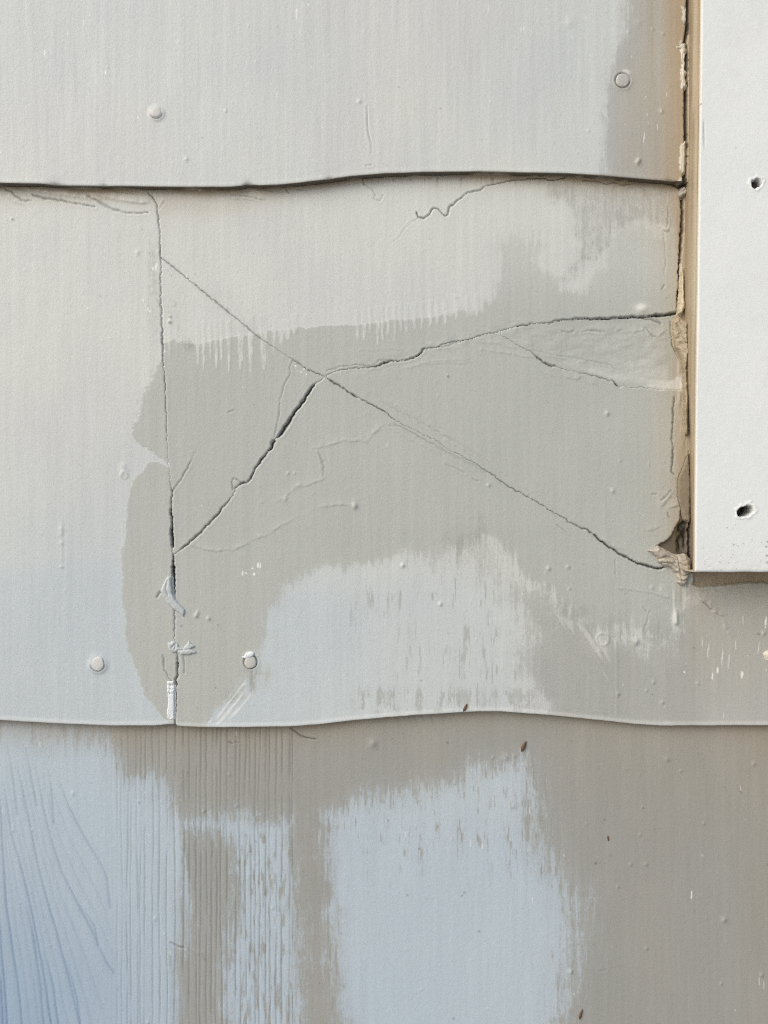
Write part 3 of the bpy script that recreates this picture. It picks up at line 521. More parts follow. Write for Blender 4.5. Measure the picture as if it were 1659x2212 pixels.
class Nodes:
    def __init__(self, name, rough=.5):
        self.m = bpy.data.materials.new(name); self.m.use_nodes = True
        self.t = self.m.node_tree; self.b = self.t.nodes["Principled BSDF"]
        self.b.inputs["Roughness"].default_value = rough
        self.tc = self.t.nodes.new("ShaderNodeTexCoord")
    def n(self, typ, **kw):
        x = self.t.nodes.new(typ)
        for k, v in kw.items(): setattr(x, k, v)
        return x
    def attr(self, nm): 
        a = self.n("ShaderNodeAttribute", attribute_name=nm); return a.outputs["Fac"]
    def mix(self, fac, a, b, mode='MIX'):
        m = self.n("ShaderNodeMix", data_type='RGBA', blend_type=mode); m.clamp_factor = True
        for s, v in ((m.inputs[0], fac), (m.inputs[6], a), (m.inputs[7], b)):
            if isinstance(v, (tuple, float, int)): s.default_value = v
            else: self.t.links.new(v, s)
        return m.outputs[2]
    def math(self, op, a, b=0.0, c=0.0):
        m = self.n("ShaderNodeMath", operation=op)
        for i, v in enumerate((a, b, c)):
            if isinstance(v, (float, int)): m.inputs[i].default_value = v
            else: self.t.links.new(v, m.inputs[i])
        return m.outputs[0]
    def noise(self, scale, detail=3, stretch=(1, 1, 1), rough=.55):
        mp = self.n("ShaderNodeMapping"); mp.inputs["Scale"].default_value = stretch
        self.t.links.new(self.tc.outputs["Object"], mp.inputs["Vector"])
        x = self.n("ShaderNodeTexNoise"); x.inputs["Scale"].default_value = scale; x.inputs["Detail"].default_value = detail; x.inputs["Roughness"].default_value = rough
        self.t.links.new(mp.outputs[0], x.inputs["Vector"]); return x.outputs["Fac"]
    def bump(self, height, strength=.3, dist=.0003, prev=None):
        b = self.n("ShaderNodeBump"); b.inputs["Strength"].default_value = strength; b.inputs["Distance"].default_value = dist
        self.t.links.new(height, b.inputs["Height"])
        if prev is not None: self.t.links.new(prev, b.inputs["Normal"])
        return b.outputs[0]
    def done(self, col, normal=None, rough=None):
        if isinstance(col, tuple): self.b.inputs["Base Color"].default_value = col
        else: self.t.links.new(col, self.b.inputs["Base Color"])
        if normal is not None: self.t.links.new(normal, self.b.inputs["Normal"])
        if rough is not None: self.t.links.new(rough, self.b.inputs["Roughness"])
        return self.m

def siding_material():
    N = Nodes("weathered_siding_paint", .55)
    warm, lilac = lin(210,213,206), lin(200,202,201)
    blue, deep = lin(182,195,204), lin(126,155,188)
    touch = lin(177,181,176); white = lin(236,236,232); dark = lin(26,22,18)
    c = N.mix(N.attr("pale"), lilac, warm)
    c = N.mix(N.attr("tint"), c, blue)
    c = N.mix(N.attr("deep"), c, deep)  # broad grain tone plus the painted blue light gradient
    fine = N.noise(900, 3); streaks = N.noise(260, 3, (1, 1, .06))
    def ragged(nm, noise, w):
        n = N.math('MAXIMUM', N.math('MINIMUM', N.math('MULTIPLY_ADD', noise, 4.6, -1.8), 1.0), 0.0)
        t = N.math('ADD', N.math('MULTIPLY_ADD', N.attr(nm), 1 + 2 * w, -1 - w), n)
        return N.math('MAXIMUM', N.math('MINIMUM', N.math('MULTIPLY_ADD', t, 1 / (2 * w), .5), 1.0), 0.0)
    dry = N.math('MULTIPLY_ADD', N.noise(420, 4, (1, 1, .08), .75), .58, N.math('MULTIPLY', N.noise(560, 4, (1, 1, .7), .8), .42))
    tv = N.mix(N.noise(14, 3), touch, lin(182,185,179))
    c = N.mix(N.math('MULTIPLY', N.math('MULTIPLY_ADD', ragged("touch", dry, .40), .7, N.math('MULTIPLY', N.attr("touch"), .3)), N.attr("film")), c, tv)
    bv = N.mix(N.noise(40, 4, (1, 1, .35)), lin(146,147,142), lin(161,160,153))
    c = N.mix(N.math('MULTIPLY', N.math('MULTIPLY_ADD', ragged("grime", dry, .30), .56, N.math('MULTIPLY', N.attr("grime"), .44)), N.attr("cover")), c, bv)
    brv = N.mix(N.noise(55, 4, (1, 1, .4)), lin(150,129,98), lin(180,160,130))
    c = N.mix(N.math('MULTIPLY', N.attr("brown"), .82), c, brv)
    c = N.mix(N.attr("fleck"), c, white)
    # fine uneven tone of old brushed paint
    v = N.math('ADD', N.math('MULTIPLY', fine, .08), N.math('MULTIPLY', streaks, .13))
    v = N.math('ADD', v, N.math('MULTIPLY', N.noise(2100, 2), .10))
    v = N.math('ADD', v, .845)
    comb = N.n("ShaderNodeCombineColor"); 
    for i in range(3): N.t.links.new(v, comb.inputs[i])
    c = N.mix(1.0, c, comb.outputs[0], 'MULTIPLY')
    c = N.mix(N.attr("dark"), c, dark)
    b1 = N.bump(N.noise(800, 4, (1, 1, .8), .65), .27, .00035)
    b2 = N.bump(N.noise(330, 3, (1, 1, .05)), .26, .0003, b1)
    r = N.math('ADD', N.math('MULTIPLY', N.noise(30, 3), .2), .42)
    return N.done(c, b2, r)

def trim_material():
    N = Nodes("white_trim_paint", .45)
    c = N.mix(N.noise(25, 3), lin(225,230,230), lin(236,238,236))
    bv = N.mix(N.noise(60, 3, (1, 1, .05)), lin(190,172,142), lin(210,197,172))
    c = N.mix(N.attr("brown"), c, bv)
    c = N.mix(N.attr("grime"), c, lin(150,132,108))
    c = N.mix(N.attr("fleck"), c, lin(245,245,242))
    c = N.mix(N.attr("dark"), c, lin(22,20,18))
    b = N.bump(N.noise(420, 4), .12, .00035)
    return N.done(c, b)

def plain(name, c0, c1, scale=200, rough=.55, bump=.25, dist=.0003):
    N = Nodes(name, rough)
    nz = N.noise(scale, 4)
    return N.done(N.mix(nz, lin(*c0), lin(*c1)), N.bump(N.noise(scale * 3, 3), bump, dist))

M_SIDING = siding_material(); M_TRIM = trim_material()
M_NAIL = plain("painted_nail_head", (188,188,183), (202,201,196), 300)
M_PAINTED = plain("nail_head_under_paint", (200,201,198), (208,208,205), 260)
M_CAULK = plain("painted_caulk", (176,183,184), (196,201,202), 160)
M_TANCAULK = plain("dirty_caulk", (146,138,124), (196,190,178), 200, .6, .4)
M_CHALK = plain("bare_white_filler", (214,220,224), (232,235,236), 300, .8, .6)
M_CHIP = plain("pale_paint_chip", (190,184,166), (214,209,194), 260)
M_TANCHIP = plain("tan_paint_chip", (178,164,138), (206,194,170), 260)
M_SEED = plain("seed_husk", (72,50,34), (120,90,62), 900, .6)
M_RUST = plain("rusty_nail_head", (46,42,40), (92,84,78), 700, .7, .6)
M_BOARD = plain("bare_sheathing", (96,82,66), (120,104,84), 30, .9)

# ------------------------------------------------------------------ mesh building
def make_mesh(name, co, quads, attrs, mat, parent=None, keep=None):
    """co (n,3), quads (m,4); drops unused vertices"""
    used = np.unique(quads)
    remap = np.full(co.shape[0], -1, np.int64); remap[used] = np.arange(used.size)
    q = remap[quads]; co = co[used]
    me = bpy.data.meshes.new(name)
    me.vertices.add(co.shape[0]); me.vertices.foreach_set("co", co.astype(np.float32).ravel())
    nf = q.shape[0]
    me.loops.add(nf * 4); me.loops.foreach_set("vertex_index", q.astype(np.int32).ravel())
    me.polygons.add(nf); me.polygons.foreach_set("loop_start", np.arange(0, nf * 4, 4, dtype=np.int32))
    me.update(calc_edges=True)
    me.polygons.foreach_set("use_smooth", np.ones(nf, bool))
    for k, v in (attrs or {}).items():
        a = me.attributes.new(k, 'FLOAT', 'POINT'); a.data.foreach_set("value", v[used].astype(np.float32))
    me.validate()
    me.materials.append(mat)
    o = bpy.data.objects.new(name, me); COL.objects.link(o)
    if parent is not None: o.parent = parent
    return o

def add_skirt(co, quads, attrs, depth):
    """closes a sheet into a slab: its open border is carried back into the wall and a back sheet closes it"""
    e = np.concatenate([quads[:, [0,1]], quads[:, [1,2]], quads[:, [2,3]], quads[:, [3,0]]])
    key = np.sort(e, 1); k = key[:, 0].astype(np.int64) * (co.shape[0] + 1) + key[:, 1]
    u, idx, cnt = np.unique(k, return_index=True, return_counts=True)
    be = e[idx[cnt == 1]]
    vs = np.unique(be); n0 = co.shape[0]
    mp = np.full(n0, -1, np.int64); mp[vs] = n0 + np.arange(vs.size)
    back = co[vs].copy(); back[:, 1] = np.maximum(back[:, 1], -depth)
    nq = np.stack([be[:, 1], be[:, 0], mp[be[:, 0]], mp[be[:, 1]]], 1)
    return np.concatenate([co, back]), np.concatenate([quads, nq]), {a: np.concatenate([v, v[vs]]) for a, v in attrs.items()}

def axis(a, b, lo, hi, step, coarse):
    mid = np.arange(lo, hi + .1, step)
    left = np.arange(a, lo, coarse); right = np.arange(hi + coarse, b + .1, coarse)
    return np.concatenate([left, mid, right])

STEP = 2.0
def course_grid(xs, ytop, edge, plane_top, plane_bot, field, ys_frac, lip=2.4, thick=.0044):
    """a lapped course: runs from ytop down to a wavy edge, where it rolls over and goes back to the course below"""
    yb = np.interp(xs, [p[0] for p in edge], [p[1] for p in edge]); 
    yb = yb + 1.1 * (vnoise(xs, xs * 0, 14, 1, 901) - .5) * 2 * .5 + 1.6 * (vnoise(xs, xs * 0, 60, 1, 902) - .5)
    X = np.tile(xs, (ys_frac.size, 1)); Y = ytop + (yb[None, :] - lip - ytop) * ys_frac[:, None]
    back = np.zeros_like(Y)
    rows_y, rows_b = [Y], [back]
    for a in (25, 50, 72, 90):
        th = math.radians(a)
        rows_y.append((yb - lip + lip * math.sin(th))[None, :]); rows_b.append(np.full((1, xs.size), lip * S * (1 - math.cos(th))))
    for bk in (.0022, .0032, thick):
        rows_y.append((yb - .6 * (bk > .003))[None, :]); rows_b.append(np.full((1, xs.size), bk))
    Y = np.concatenate(rows_y); B = np.concatenate(rows_b); X = np.tile(xs, (Y.shape[0], 1))
    sh = Y.shape
    x = X.ravel().astype(np.float64); y = Y.ravel().astype(np.float64)
    h, A = field(x, y)
    t = np.clip((y - ytop) / (np.tile(yb, (sh[0], 1)).ravel() - ytop), 0, 1)
    pl = plane_top + (plane_bot - plane_top) * t
    wx, wy, wz = to_world(x, y, pl + h - B.ravel(), pl)
    co = np.stack([wx, np.minimum(wy, -.0002), wz], 1)
    i = np.arange(sh[0] * sh[1]).reshape(sh)
    quads = np.stack([i[:-1, :-1].ravel(), i[1:, :-1].ravel(), i[1:, 1:].ravel(), i[:-1, 1:].ravel()], 1)
    return co, quads, A, x, y

def tag(o, label, cat, group=None):
    o['label'] = label; o['category'] = cat
    if group: o['group'] = group
    return o

def yfrac(ytop, ybot, fine0, fine1, step=STEP, coarse=14):
    a = axis(ytop, ybot, max(ytop, fine0), min(ybot, fine1), step, coarse)
    a = a[a <= ybot]
    f = (a - ytop) / (ybot - ytop); 
    return np.concatenate([f[f < 1 - 1e-6], [1.0]])

PT, PB = .0020, .0064
G_SH = "lapped cement siding shingles on the wall"
# top course
xs = axis(-520, 1900, -40, 1560, STEP, 14)
co, q, A, x, y = course_grid(xs, -640, TOP_EDGE, PT, PB, top_course, yfrac(-640, 388, -30, 388))
co, q, A = add_skirt(co, q, A, .0006)
tag(make_mesh("siding_shingle", co, q, A, M_SIDING), "pale grey siding shingle above the upper lap line, beige where it meets the trim", "shingle", G_SH)
# middle course: unbroken shingle on the left, broken shingle on the right
xs = axis(-520, 2100, -40, 1700, STEP, 14)
co, q, A, x, y = course_grid(xs, 330, MID_EDGE, PT, PB, mid_course, yfrac(330, 1560, 330, 1560))
fx = x[q].mean(1); fy = y[q].mean(1)
wfx, wfy = warp(fx, fy)
reg = mid_region(wfx, wfy)
c2, q2, A2 = add_skirt(co, q[reg == 0], A, .0006)
tag(make_mesh("siding_shingle", c2, q2, A2, M_SIDING), "pale unbroken siding shingle left of the vertical seam, between the two lap lines", "shingle", G_SH)
broken = bpy.data.objects.new("siding_shingle", None); COL.objects.link(broken)
broken.location = (0.05, 0, Z0 - .11); broken.empty_display_size = .02
tag(broken, "broken siding shingle in several pieces under grey touch-up paint, right of the vertical seam", "shingle", G_SH)
for k, lab in ((1, "upper piece with pale brush drips and a tan stain along its top"), (2, "triangular piece at the seam with a wide black crack below it"), (3, "long wedge shaped piece between two cracks"), (4, "large lower piece with a pale unpainted patch"), (5, "sunken sliver with crumpled filler beside the white trim")):
    c2, q2, A2 = add_skirt(co, q[reg == k], A, .0006)
    f = make_mesh("sliver" if k == 5 else "fragment", c2, q2, A2, M_SIDING, broken); f.matrix_parent_inverse = broken.matrix_world.inverted()
    f.location = -broken.location
    f.matrix_parent_inverse.identity(); f['label'] = lab
# bottom course
xs = axis(-520, 2100, -40, 1700, STEP, 14)
LOW_EDGE = [(-600,2760),(2300,2760)]
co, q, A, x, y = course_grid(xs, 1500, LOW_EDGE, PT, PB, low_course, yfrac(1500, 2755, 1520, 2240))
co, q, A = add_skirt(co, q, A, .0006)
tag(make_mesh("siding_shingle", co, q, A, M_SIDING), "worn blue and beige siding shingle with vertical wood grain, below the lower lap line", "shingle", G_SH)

# ------------------------------------------------------------------ the white trim board
def build_trim():
    hf, r = .0225, .0011
    f = S * (D - hf) / D
    # across: up the left side from the wall, round the arris, over the face
    us = [(0, .0022), (0, .006), (0, .010), (0, .0135), (0, .0165), (0, .019), (0, hf - r - .0006), (0, hf - r)]
    for a in (18, 36, 54, 72, 90): us.append((r / f * (1 - math.cos(math.radians(a))), hf - r + r * math.sin(math.radians(a))))
    xx = np.arange(7, 170, 2.0); us += [(v, hf) for v in xx] + [(v, hf) for v in np.arange(176, 560, 12)] + [(565, hf), (566, .004)]
    U = np.array([u[0] for u in us]); HU = np.array([u[1] for u in us])
    vs = [(v, hf) for v in np.arange(-700, -30, 14)] + [(v, hf) for v in np.arange(-28, 1230, 2.0)]
    for a in (0, 18, 36, 54, 72, 90): vs.append((1236 - r / f + r / f * math.sin(math.radians(a)), hf - r + r * math.cos(math.radians(a))))
    vs += [(1236, .015), (1236, .008), (1236, .0045)]
    V = np.array([v[0] for v in vs]); HV = np.array([v[1] for v in vs])
    X, Y = np.meshgrid(U, V); HX, HY = np.meshgrid(HU, HV)
    h = np.minimum(HX, HY)
    left = np.interp(Y.ravel(), [-700, 0, 200, 553, 1106, 1236], [1522, 1514.5, 1512.5, 1507, 1500, 1499.5]).reshape(Y.shape)
    x = (X + left).ravel(); y = Y.ravel().copy(); h = h.ravel(); face = (HX.ravel() > hf - 1e-5) & (HY.ravel() > hf - 1e-5)
    side = 1 - sstep(hf - r * .5, hf - r * .01, HX.ravel())
    y += np.where(HY.ravel() < hf, 1.0, .3) * 1.6 * (vnoise(x, y, 30, 30, 700) - .5) * sstep(1215, 1236, y)
    A = {k: np.zeros(x.size, np.float32) for k in ('brown','grime','fleck','dark')}
    A['brown'] = np.clip(side * (.75 + .4 * vnoise(HX.ravel() * 1e4, y, 14, 300, 701)), 0, 1)
    A['grime'] = side * np.clip(.26 + .7 * sstep(.60, .85, vnoise(HX.ravel() * 1e4, y, 9, 240, 703)) + .6 * sstep(.015, .004, HX.ravel()) + .35 * sstep(900, 1150, y), 0, .8)
    A['brown'] = np.maximum(A['brown'], .8 * (1 - sstep(hf - r * 1.2, hf - r * .3, HY.ravel())))
    A['grime'] = np.maximum(A['grime'], face * .06 * sstep(.52, .9, vnoise(x, y, 90, 140, 706) * .7 + vnoise(x, y, 16, 22, 707) * .3)); A['brown'] = np.maximum(A['brown'], face * .22 * np.exp(-np.maximum(1236 - y, 0) / 26) * vnoise(x, y, 40, 20, 708))
    u = X.ravel()
    dh = .00010 * fbm(x, y, 60, 90, 710, 3) + .00005 * fbm(x, y, 9, 9, 712, 2) + .00035 * fbm(x, y, 160, 260, 714, 2)
    low = sstep(1140, 1230, y); dh += low * (.00016 * fbm(x, y, 12, 8, 716, 3))
    A['dark'] = np.maximum(A['dark'], face * .18 * sstep(.90, .97, vnoise(x, y, 4.2, 3.6, 720)) * np.clip(low * 1.1 - .1, 0, 1) * sstep(1500, 1540, x) * sstep(.35, .7, vnoise(x, y, 26, 22, 721)))
    r_ = random.Random(33)
    sp = [(r_.uniform(1515, 1655), 1236 - abs(r_.gauss(0, 45)), r_.uniform(.5, 1.2)) for _ in range(30)] + [(1515, 225, 2), (1659, 1170, 3), (1657, 1200, 3), (1655, 1180, 2.4), (1658, 1215, 3), (1590, 320, 1.2), (1570, 1140, 1.4)]
    B = {'dark': A['dark']}; speck_mask(x, y, B, sp, .5); A['dark'] = B['dark']
    # nail holes
    for hx, hy, rx, ry, dp in ((1634, 395, 12, 11, .0060), (1612, 1104, 15.5, 12.5, .0120)):
        rag = 1 + .28 * (vnoise(x, y, 7, 6, 725) - .5) * 2
        d = np.hypot((x - hx) / rx, (y - hy + .25 * (x - hx)) / ry) * rag
        dh -= dp * sstep(1.05, .80, d) * face
        dh += .00030 * np.exp(-((d - 1.28) / .2)**2) * face
        A['dark'] = np.maximum(A['dark'], face * sstep(1.02, .86, d) * .9)
        A['fleck'] = np.maximum(A['fleck'], face * .4 * np.exp(-((d - 1.28) / .22)**2))
    side_d = .0004 * (vnoise(HX.ravel() * 1e4, y, 10, 500, 730) - .5) * side
    crk = np.exp(-((x - 1521) / 1.2)**2) * sstep(255, 270, y) * sstep(330, 300, y); dh -= .0003 * crk; A['dark'] = np.maximum(A['dark'], .5 * crk)
    under = np.interp(y, [600, 700, 800, 950, 1236], [5, 7, 10, 22, 31]) * np.clip(1 - HX.ravel() / (hf - r), 0, 1)**.8 * (X.ravel() < 300)
    wx = (x - CX) * f + side_d + under * S; wz = Z0 + (CY - y) * f
    co = np.stack([wx, -(h + np.where(face, dh, 0)), wz], 1)
    i = np.arange(x.size).reshape(X.shape)
    quads = np.stack([i[:-1, :-1].ravel(), i[1:, :-1].ravel(), i[1:, 1:].ravel(), i[:-1, 1:].ravel()], 1)
    root = bpy.data.objects.new("trim_board", None); COL.objects.link(root); root.empty_display_size = .02
    root.location = (.158, -.004, Z0 - .03)
    tag(root, "white painted trim board down the right edge with two dark nail holes", "trim board")
    qx = x[quads].mean(1); qy = y[quads].mean(1); qh = HX.ravel()[quads].mean(1)
    kind = np.where(qh < hf - r * .8, 1, 0); kind[X.ravel()[quads].mean(1) > 300] = 0
    for k, (hx, hy, rx, ry) in enumerate(((1634, 395, 12, 11), (1612, 1104, 15.5, 12.5))):
        kind[(np.hypot((qx - hx) / rx, (qy - hy + .25 * (qx - hx)) / ry) < 1.0)] = 2 + k
    for k, nm, lb in ((0, "front_face", None), (1, "side_edge", "tan stained narrow side of the board"), (2, "nail_hole", None), (3, "nail_hole", "larger hole with torn rim and black inside")):
        p = make_mesh(nm, co, quads[kind == k], A, M_TRIM, root); p.location = -root.location
        if lb: p['label'] = lb
build_trim()

# ------------------------------------------------------------------ lumps that sit on the surface
def plane_at(y, course):
    if course == 'top': return PT + (PB - PT) * (y + 640) / (393 + 640)
    if course == 'mid': return PT + (PB - PT) * (y - 330) / (1563 - 330)
    return PT + (PB - PT) * (y - 1500) / 1260

def lump(name, poly, course, height, rad, mat, label, cat, group=None, seed=0, rough=.25, folds=None, step=1.0, sink=.0006, sharp=1.0, ramp=None):
    """a blob of stuff with a traced outline, domed to 'height' within 'rad' of its border and rooted below the surface"""
    xs_ = [p[0] for p in poly]; ys_ = [p[1] for p in poly]
    gx = np.arange(min(xs_) - 3, max(xs_) + 3.1, step); gy = np.arange(min(ys_) - 3, max(ys_) + 3.1, step)
    X, Y = np.meshgrid(gx, gy); x = X.ravel(); y = Y.ravel()
    wx_, wy_ = warp(x, y, .8)
    sd = poly_sdf(wx_, wy_, poly, 40)
    prof = np.clip(sd / rad, 0, 1); prof = np.sqrt(1 - (1 - prof)**2) ** sharp
    cx0, cy0 = np.mean(xs_), np.mean(ys_)
    hh = np.where(sd > 0, height * prof * (1 + rough * 2 * fbm(x, y, 12, 10, 800 + seed, 3)), sd * .0003)
    if ramp: hh += np.where(sd > 0, ramp[2] * sstep(ramp[0], ramp[1], x)**1.3 * np.clip(sd / 6, 0, 1), 0)
    if folds:
        for pts, dpt in folds:
            d, w, s_, al = seg_dist(wx_, wy_, pts, 14)
            hh -= dpt * .001 * np.exp(-(d / (w + .6))**2) * (sd > 1)
    pl = plane_at(y, course)
    wx, wy, wz = to_world(x, y, pl + np.maximum(hh, -sink) - .00008, pl + (np.maximum(hh, 0) if ramp else 0))
    co = np.stack([wx, wy, wz], 1)
    i = np.arange(x.size).reshape(X.shape)
    qd = np.stack([i[:-1, :-1].ravel(), i[1:, :-1].ravel(), i[1:, 1:].ravel(), i[:-1, 1:].ravel()], 1)
    qd = qd[(sd[qd] > -2.5).any(1)]
    co, qd, _ = add_skirt(co, qd, {}, .0016)
    o = make_mesh(name, co, qd, None, mat)
    return tag(o, label, cat, group)

lump("caulk_smear", [(364,1244),(358,1252),(350,1268),(347,1277),(352,1290),(362,1303),(376,1317),(388,1324),(397,1333),(401,1322),(400,1316),(389,1305),(380,1296),(374,1284),(371,1262),(370,1246)], 'mid', .0011, 5, M_CAULK,
     "curved pale blue smear of caulk across the seam, hooked to the lower right", "caulk", "dabs of caulk along the seam", 1, .15, [([(362,1255,1.2),(360,1272,1.6),(364,1285,1.2)], .35)])
lump("caulk_smear", [(362,1390),(365,1403),(372,1410),(384,1408),(392,1415),(408,1414),(424,1411),(424,1406),(412,1402),(423,1396),(412,1388),(408,1384),(402,1392),(396,1400),(386,1396),(384,1388),(374,1384)], 'mid', .0010, 5, M_CAULK,
     "lumpy dab of caulk on the seam with a small torn triangle at its right", "caulk", "dabs of caulk along the seam", 2, .3, [([(374,1396,2),(380,1391,2),(379,1400,2)], .6), ([(384,1405,1.4),(396,1404,1.4),(408,1402,1)], .35), ([(401,1394,1),(409,1386,1)], .3)])
lump("filler_strip", [(360,1472),(374,1471),(377,1485),(376,1510),(377,1552),(368,1555),(360,1550),(362,1530),(363,1505),(361,1490)], 'mid', .0005, 3, M_CHALK, "bare white strip of filler at the foot of the seam, above the lower lap line", "filler", None, 3, .45,
     [([(362,1478,1),(374,1480,1)], .4), ([(363,1488,1),(373,1490,1)], .4), ([(368,1478,1),(367,1500,1)], .3), ([(364,1498,1),(375,1499,1)], .35), ([(362,1545,1),(368,1550,1.4)], .4)])
lump("caulk_lump", [(1400,1188),(1412,1184),(1420,1181),(1433,1188),(1446,1196),(1463,1202),(1480,1200),(1489,1210),(1490,1222),(1488,1240),(1484,1257),(1471,1265),(1463,1259),(1459,1238),(1449,1225),(1433,1221),(1421,1213),(1418,1203)], 'mid', .0026, 9, M_TANCAULK,
     "twisted dirty lump of caulk hanging at the bottom left corner of the white trim", "caulk", None, 4, .25,
     [([(1421,1207,1.6),(1432,1203,1.8),(1446,1204,1.6),(1456,1210,1.4)], .9), ([(1424,1216,1.4),(1438,1215,1.6),(1450,1219,1.4),(1460,1228,1.2)], .8), ([(1460,1236,1.6),(1472,1244,1.8),(1486,1240,1.6)], .9), ([(1464,1252,1.4),(1474,1255,1.6),(1483,1250,1.4)], .8), ([(1466,1216,1.6),(1476,1222,1.6),(1488,1220,1.4)], .5), ([(1462,1205,1.4),(1466,1230,1.4),(1472,1262,1.2)], .5)])
lump("caulk_lump", [(1462,418),(1470,408),(1478,404),(1483,414),(1480,424),(1470,428),(1464,425)], 'mid', .0024, 6, M_TANCAULK, "small tan knob of caulk where the upper lap line meets the trim", "caulk", None, 5, .2, [([(1466,420,1.2),(1476,414,1.2)], .6)])
lump("paint_chip", [(1473,570),(1475,600),(1477,640),(1478,668),(1472,680),(1464,678),(1467,655),(1470,630),(1471,600)], 'mid', .0022, 5, M_TANCHIP, "pale peeling strip of paint in the gap beside the trim, below the lap line", "paint chip", None, 6, .3)
lump("caulk_bead", [(1478,690),(1490,694),(1488,720),(1492,760),(1487,800),(1490,860),(1487,940),(1479,940),(1476,860),(1474,800),(1468,770),(1458,748),(1453,715),(1455,692),(1466,684)], 'mid', .0019, 9, plain("tan_caulk", (140,126,102), (180,168,146), 180, .6, .4), "broad tan bead of old caulk between the sunken sliver and the trim board", "caulk", None, 7, .4,
     [([(1463,700,1.4),(1470,725,1.6),(1482,742,1.4)], .6), ([(1470,692,1.2),(1482,720,1.4)], .5), ([(1474,770,1.4),(1478,810,1.4)], .5), ([(1482,820,1.4),(1484,900,1.2)], .4)], ramp=(1455, 1492, .004))
lump("torn_backing", [(1486,984),(1476,1011),(1467,1033),(1465,1071),(1472,1097),(1480,1122),(1489,1126),(1490,1050),(1488,1000)], 'mid', .0004, 4, plain("grey_backing_strip", (120,110,94), (150,140,122), 200, .85, .5), "grey pointed fin of torn backing beside the lower end of the trim", "backing strip", None, 8, .2, sink=.0016)
# pale chips along the gap of the top shingle
for n_, (pl_, lb_) in enumerate((([(1473,94),(1479,96),(1479,105),(1481,110),(1475,120),(1477,133),(1472,134),(1470,120),(1472,106),(1462,105),(1460,100),(1468,100)], "forked cream paint chip, uppermost in the gap beside the trim"),
               ([(1471,150),(1478,152),(1481,158),(1478,164),(1482,185),(1478,192),(1474,186),(1472,176),(1469,160)], "long cream paint chip in the middle of the gap beside the trim"),
               ([(1474,310),(1479,306),(1479,340),(1477,372),(1470,378),(1472,350),(1467,318)], "cream strip of lifted paint just above the upper lap line beside the trim"))):
    lump("paint_chip", pl_, 'top', .0006, 3, M_CHIP, lb_, "paint chip", "cream paint chips in the gap", 20 + n_, .4)
lump("paint_chip", [(521,1417.5),(527,1418),(530,1412.5),(540,1408.5),(549,1409.5),(549,1416),(544,1420),(532,1423),(526,1421.5)], 'mid', .0009, 3, M_CHALK, "white chip of paint stuck over the ringed nail head low on the broken shingle", "paint chip", None, 31, .5, step=.7)
# raised paint blister at the right edge
lump("paint_blister", [(1650,1414),(1656,1406),(1668,1402),(1680,1412),(1676,1428),(1664,1432),(1656,1426)], 'mid', .0014, 8, M_CHIP, "white paint blister cut by the right edge, below the trim board", "paint blister", None, 30)

# ------------------------------------------------------------------ nails
def lathe(profile, seg=28):
    v, f = [], []
    for r, hgt in profile:
        for s in range(seg):
            a = 2 * math.pi * s / seg; v.append((r * math.cos(a), -hgt, r * math.sin(a)))
    for i in range(len(profile) - 1):
        for s in range(seg):
            s2 = (s + 1) % seg; f.append((i * seg + s, i * seg + s2, (i + 1) * seg + s2, (i + 1) * seg + s))
    f.append(tuple(range(seg - 1, -1, -1))); f.append(tuple((len(profile) - 1) * seg + s for s in range(seg)))
    return v, f

def nail(nx, ny, r, course, base, mat, label, rise, squash=1.0, tilt=(0, 0), group="nail heads in the siding"):
    R = r * S
    prof = [(R * .45, -.006), (R * .45, -.0006), (R * .98, -.0006), (R, rise * .35), (R * .96, rise * .75), (R * .86, rise), (R * .5, rise * 1.12), (R * .12, rise * 1.16)]
    v, f = lathe(prof); rn = random.Random(int(nx * 7 + ny)); ph = [rn.uniform(0, 6.28) for _ in range(4)]
    v = [(a * k, b - (a * math.cos(ph[3]) + c * math.sin(ph[3])) * .10 * (b < 0), c * k) for a, b, c in v for k in [1 + .05 * math.sin(2 * math.atan2(c, a) + ph[0]) + .035 * math.sin(3 * math.atan2(c, a) + ph[1]) + .02 * math.sin(5 * math.atan2(c, a) + ph[2])]]
    me = bpy.data.meshes.new("nail"); me.from_pydata(v, [], f); me.materials.append(mat)
    for p in me.polygons: p.use_smooth = len(p.vertices) == 4
    o = bpy.data.objects.new("nail", me); COL.objects.link(o)
    wx, wy, wz = to_world(nx, ny, base, base)
    o.location = (wx, wy, wz); o.scale = (1, 1, squash); o.rotation_euler = (tilt[0], 0, tilt[1])
    return tag(o, label, "nail", group)

def surf(nx, ny, fn, course):
    h, _ = fn(np.array([float(nx)]), np.array([float(ny)])); return plane_at(ny, course) + float(h[0])
for nx, ny, r, ring, lab in NAILS:
    c_, fn = ('top', top_course) if ny < 380 else ('mid', mid_course)
    nail(nx, ny, r, c_, surf(nx, ny, fn, c_), M_NAIL if ring > .5 else M_PAINTED, lab, .0006 if ring > .5 else .0007, tilt=(.03, .02))
fz = .0225
for hx, hy, r, bk, lab in ((1636, 396, 9.5, .0052, "rusty nail head sunk in the upper hole of the white trim"), (1613, 1106, 8, .0105, "dark nail head deep in the lower torn hole of the white trim")):
    R = r * S
    o = nail(hx, hy, r, 'mid', fz - bk, M_RUST, lab, .0006, .95, (.12, -.25), "nails sunk in the trim board")
    wx, wy, wz = to_world(hx, hy, fz - bk, fz); o.location = (wx, wy, wz)

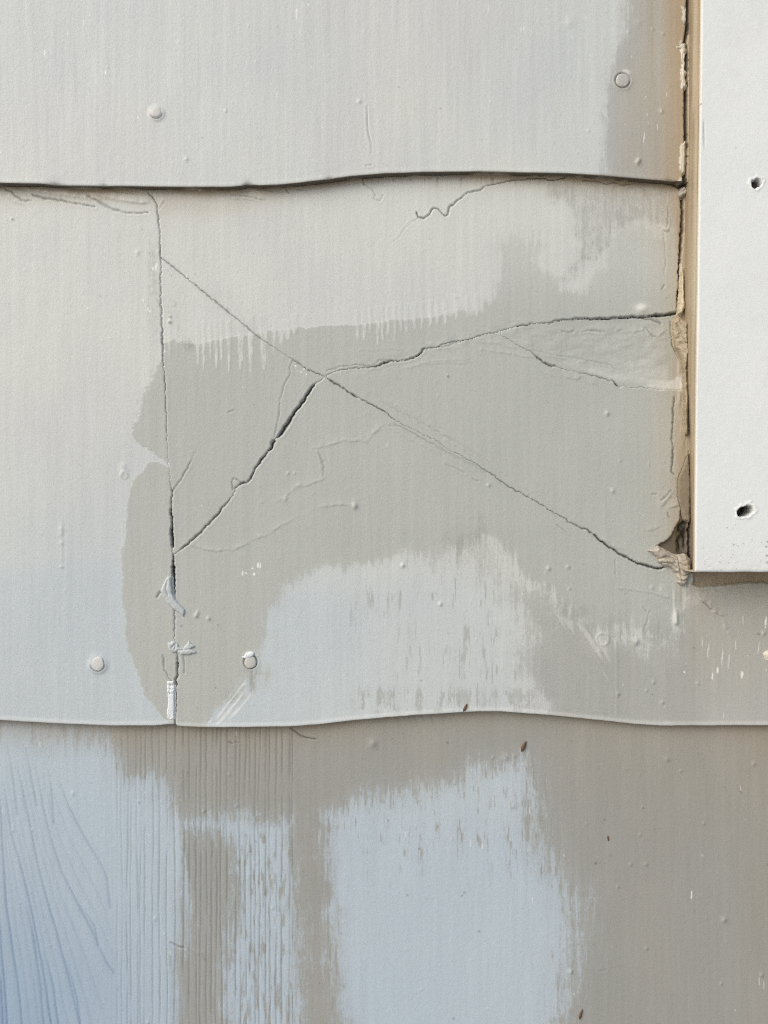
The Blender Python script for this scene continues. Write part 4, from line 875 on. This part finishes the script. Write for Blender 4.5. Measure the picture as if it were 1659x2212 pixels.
# ------------------------------------------------------------------ seeds stuck to the wall
def seed(px, py, ln, wd, ang, course, label):
    v, f = [], []; n, sg = 9, 10
    for i in range(n):
        t = i / (n - 1); r = wd * S * .5 * (math.sin(math.pi * t**.8)**.8 + .05) * (1 - .25 * t)
        for s in range(sg):
            a = 2 * math.pi * s / sg; v.append((r * math.cos(a), r * .7 * math.sin(a), (t - .5) * ln * S))
    for i in range(n - 1):
        for s in range(sg): s2 = (s + 1) % sg; f.append((i * sg + s, i * sg + s2, (i + 1) * sg + s2, (i + 1) * sg + s))
    f.append(tuple(range(sg))[::-1]); f.append(tuple((n - 1) * sg + s for s in range(sg)))
    me = bpy.data.meshes.new("seed"); me.from_pydata(v, [], f); me.materials.append(M_SEED)
    for p in me.polygons: p.use_smooth = True
    o = bpy.data.objects.new("seed", me); COL.objects.link(o)
    fn = {'mid': mid_course, 'low': low_course}[course]
    b = surf(px, py, fn, course) + wd * S * .25
    o.location = to_world(px, py, b, plane_at(py, course)); o.rotation_euler = (0, math.radians(ang), 0)
    return tag(o, label, "seed", "brown seeds stuck to the paint")
seed(1005, 1528, 20, 6.5, 25, 'mid', "small brown seed just above the lower lap line")
seed(1131, 1611, 26, 8.5, 24, 'low', "plump brown seed on beige paint a little below the lower lap line")
seed(1254, 2189, 24, 6, 18, 'low', "slim dark seed at the bottom edge beside the pale blue patch")
seed(1313, 1810, 12, 4, -4, 'low', "tiny dark seed on the plain beige paint of the bottom shingle")

# ------------------------------------------------------------------ boards behind the siding
def box(name, x0, x1, y0, y1, z0, z1, mat):
    v = [(a, b, c) for a in (x0, x1) for b in (y0, y1) for c in (z0, z1)]
    f = [(0,1,3,2),(4,6,7,5),(0,4,5,1),(2,3,7,6),(0,2,6,4),(1,5,7,3)]
    me = bpy.data.meshes.new(name); me.from_pydata(v, [], f); me.materials.append(mat)
    o = bpy.data.objects.new(name, me); COL.objects.link(o); return o
tag(box("wall_sheathing", -.33, .32, .0004, .02, Z0 - .42, Z0 + .43, M_BOARD), "brown board sheathing behind the siding shingles", "wall")

def ground():  # unseen ground, added so its bounce fills the wall from below
    n = 24; v, f = [], []
    for i in range(n + 1):
        for j in range(n + 1):
            X = (i / n - .5) * 60; Y = -30 + (j / n) * 30.0; v.append((X, Y, .02 * math.sin(X * 1.7) * math.sin(Y * 1.3)))
    for i in range(n):
        for j in range(n): a = i * (n + 1) + j; f.append((a, a + n + 1, a + n + 2, a + 1))
    me = bpy.data.meshes.new("ground"); me.from_pydata(v, [], f); me.materials.append(plain("concrete_ground", (150,148,144), (176,174,168), 6, .9))
    o = bpy.data.objects.new("ground", me); COL.objects.link(o); o['kind'] = "structure"
ground()
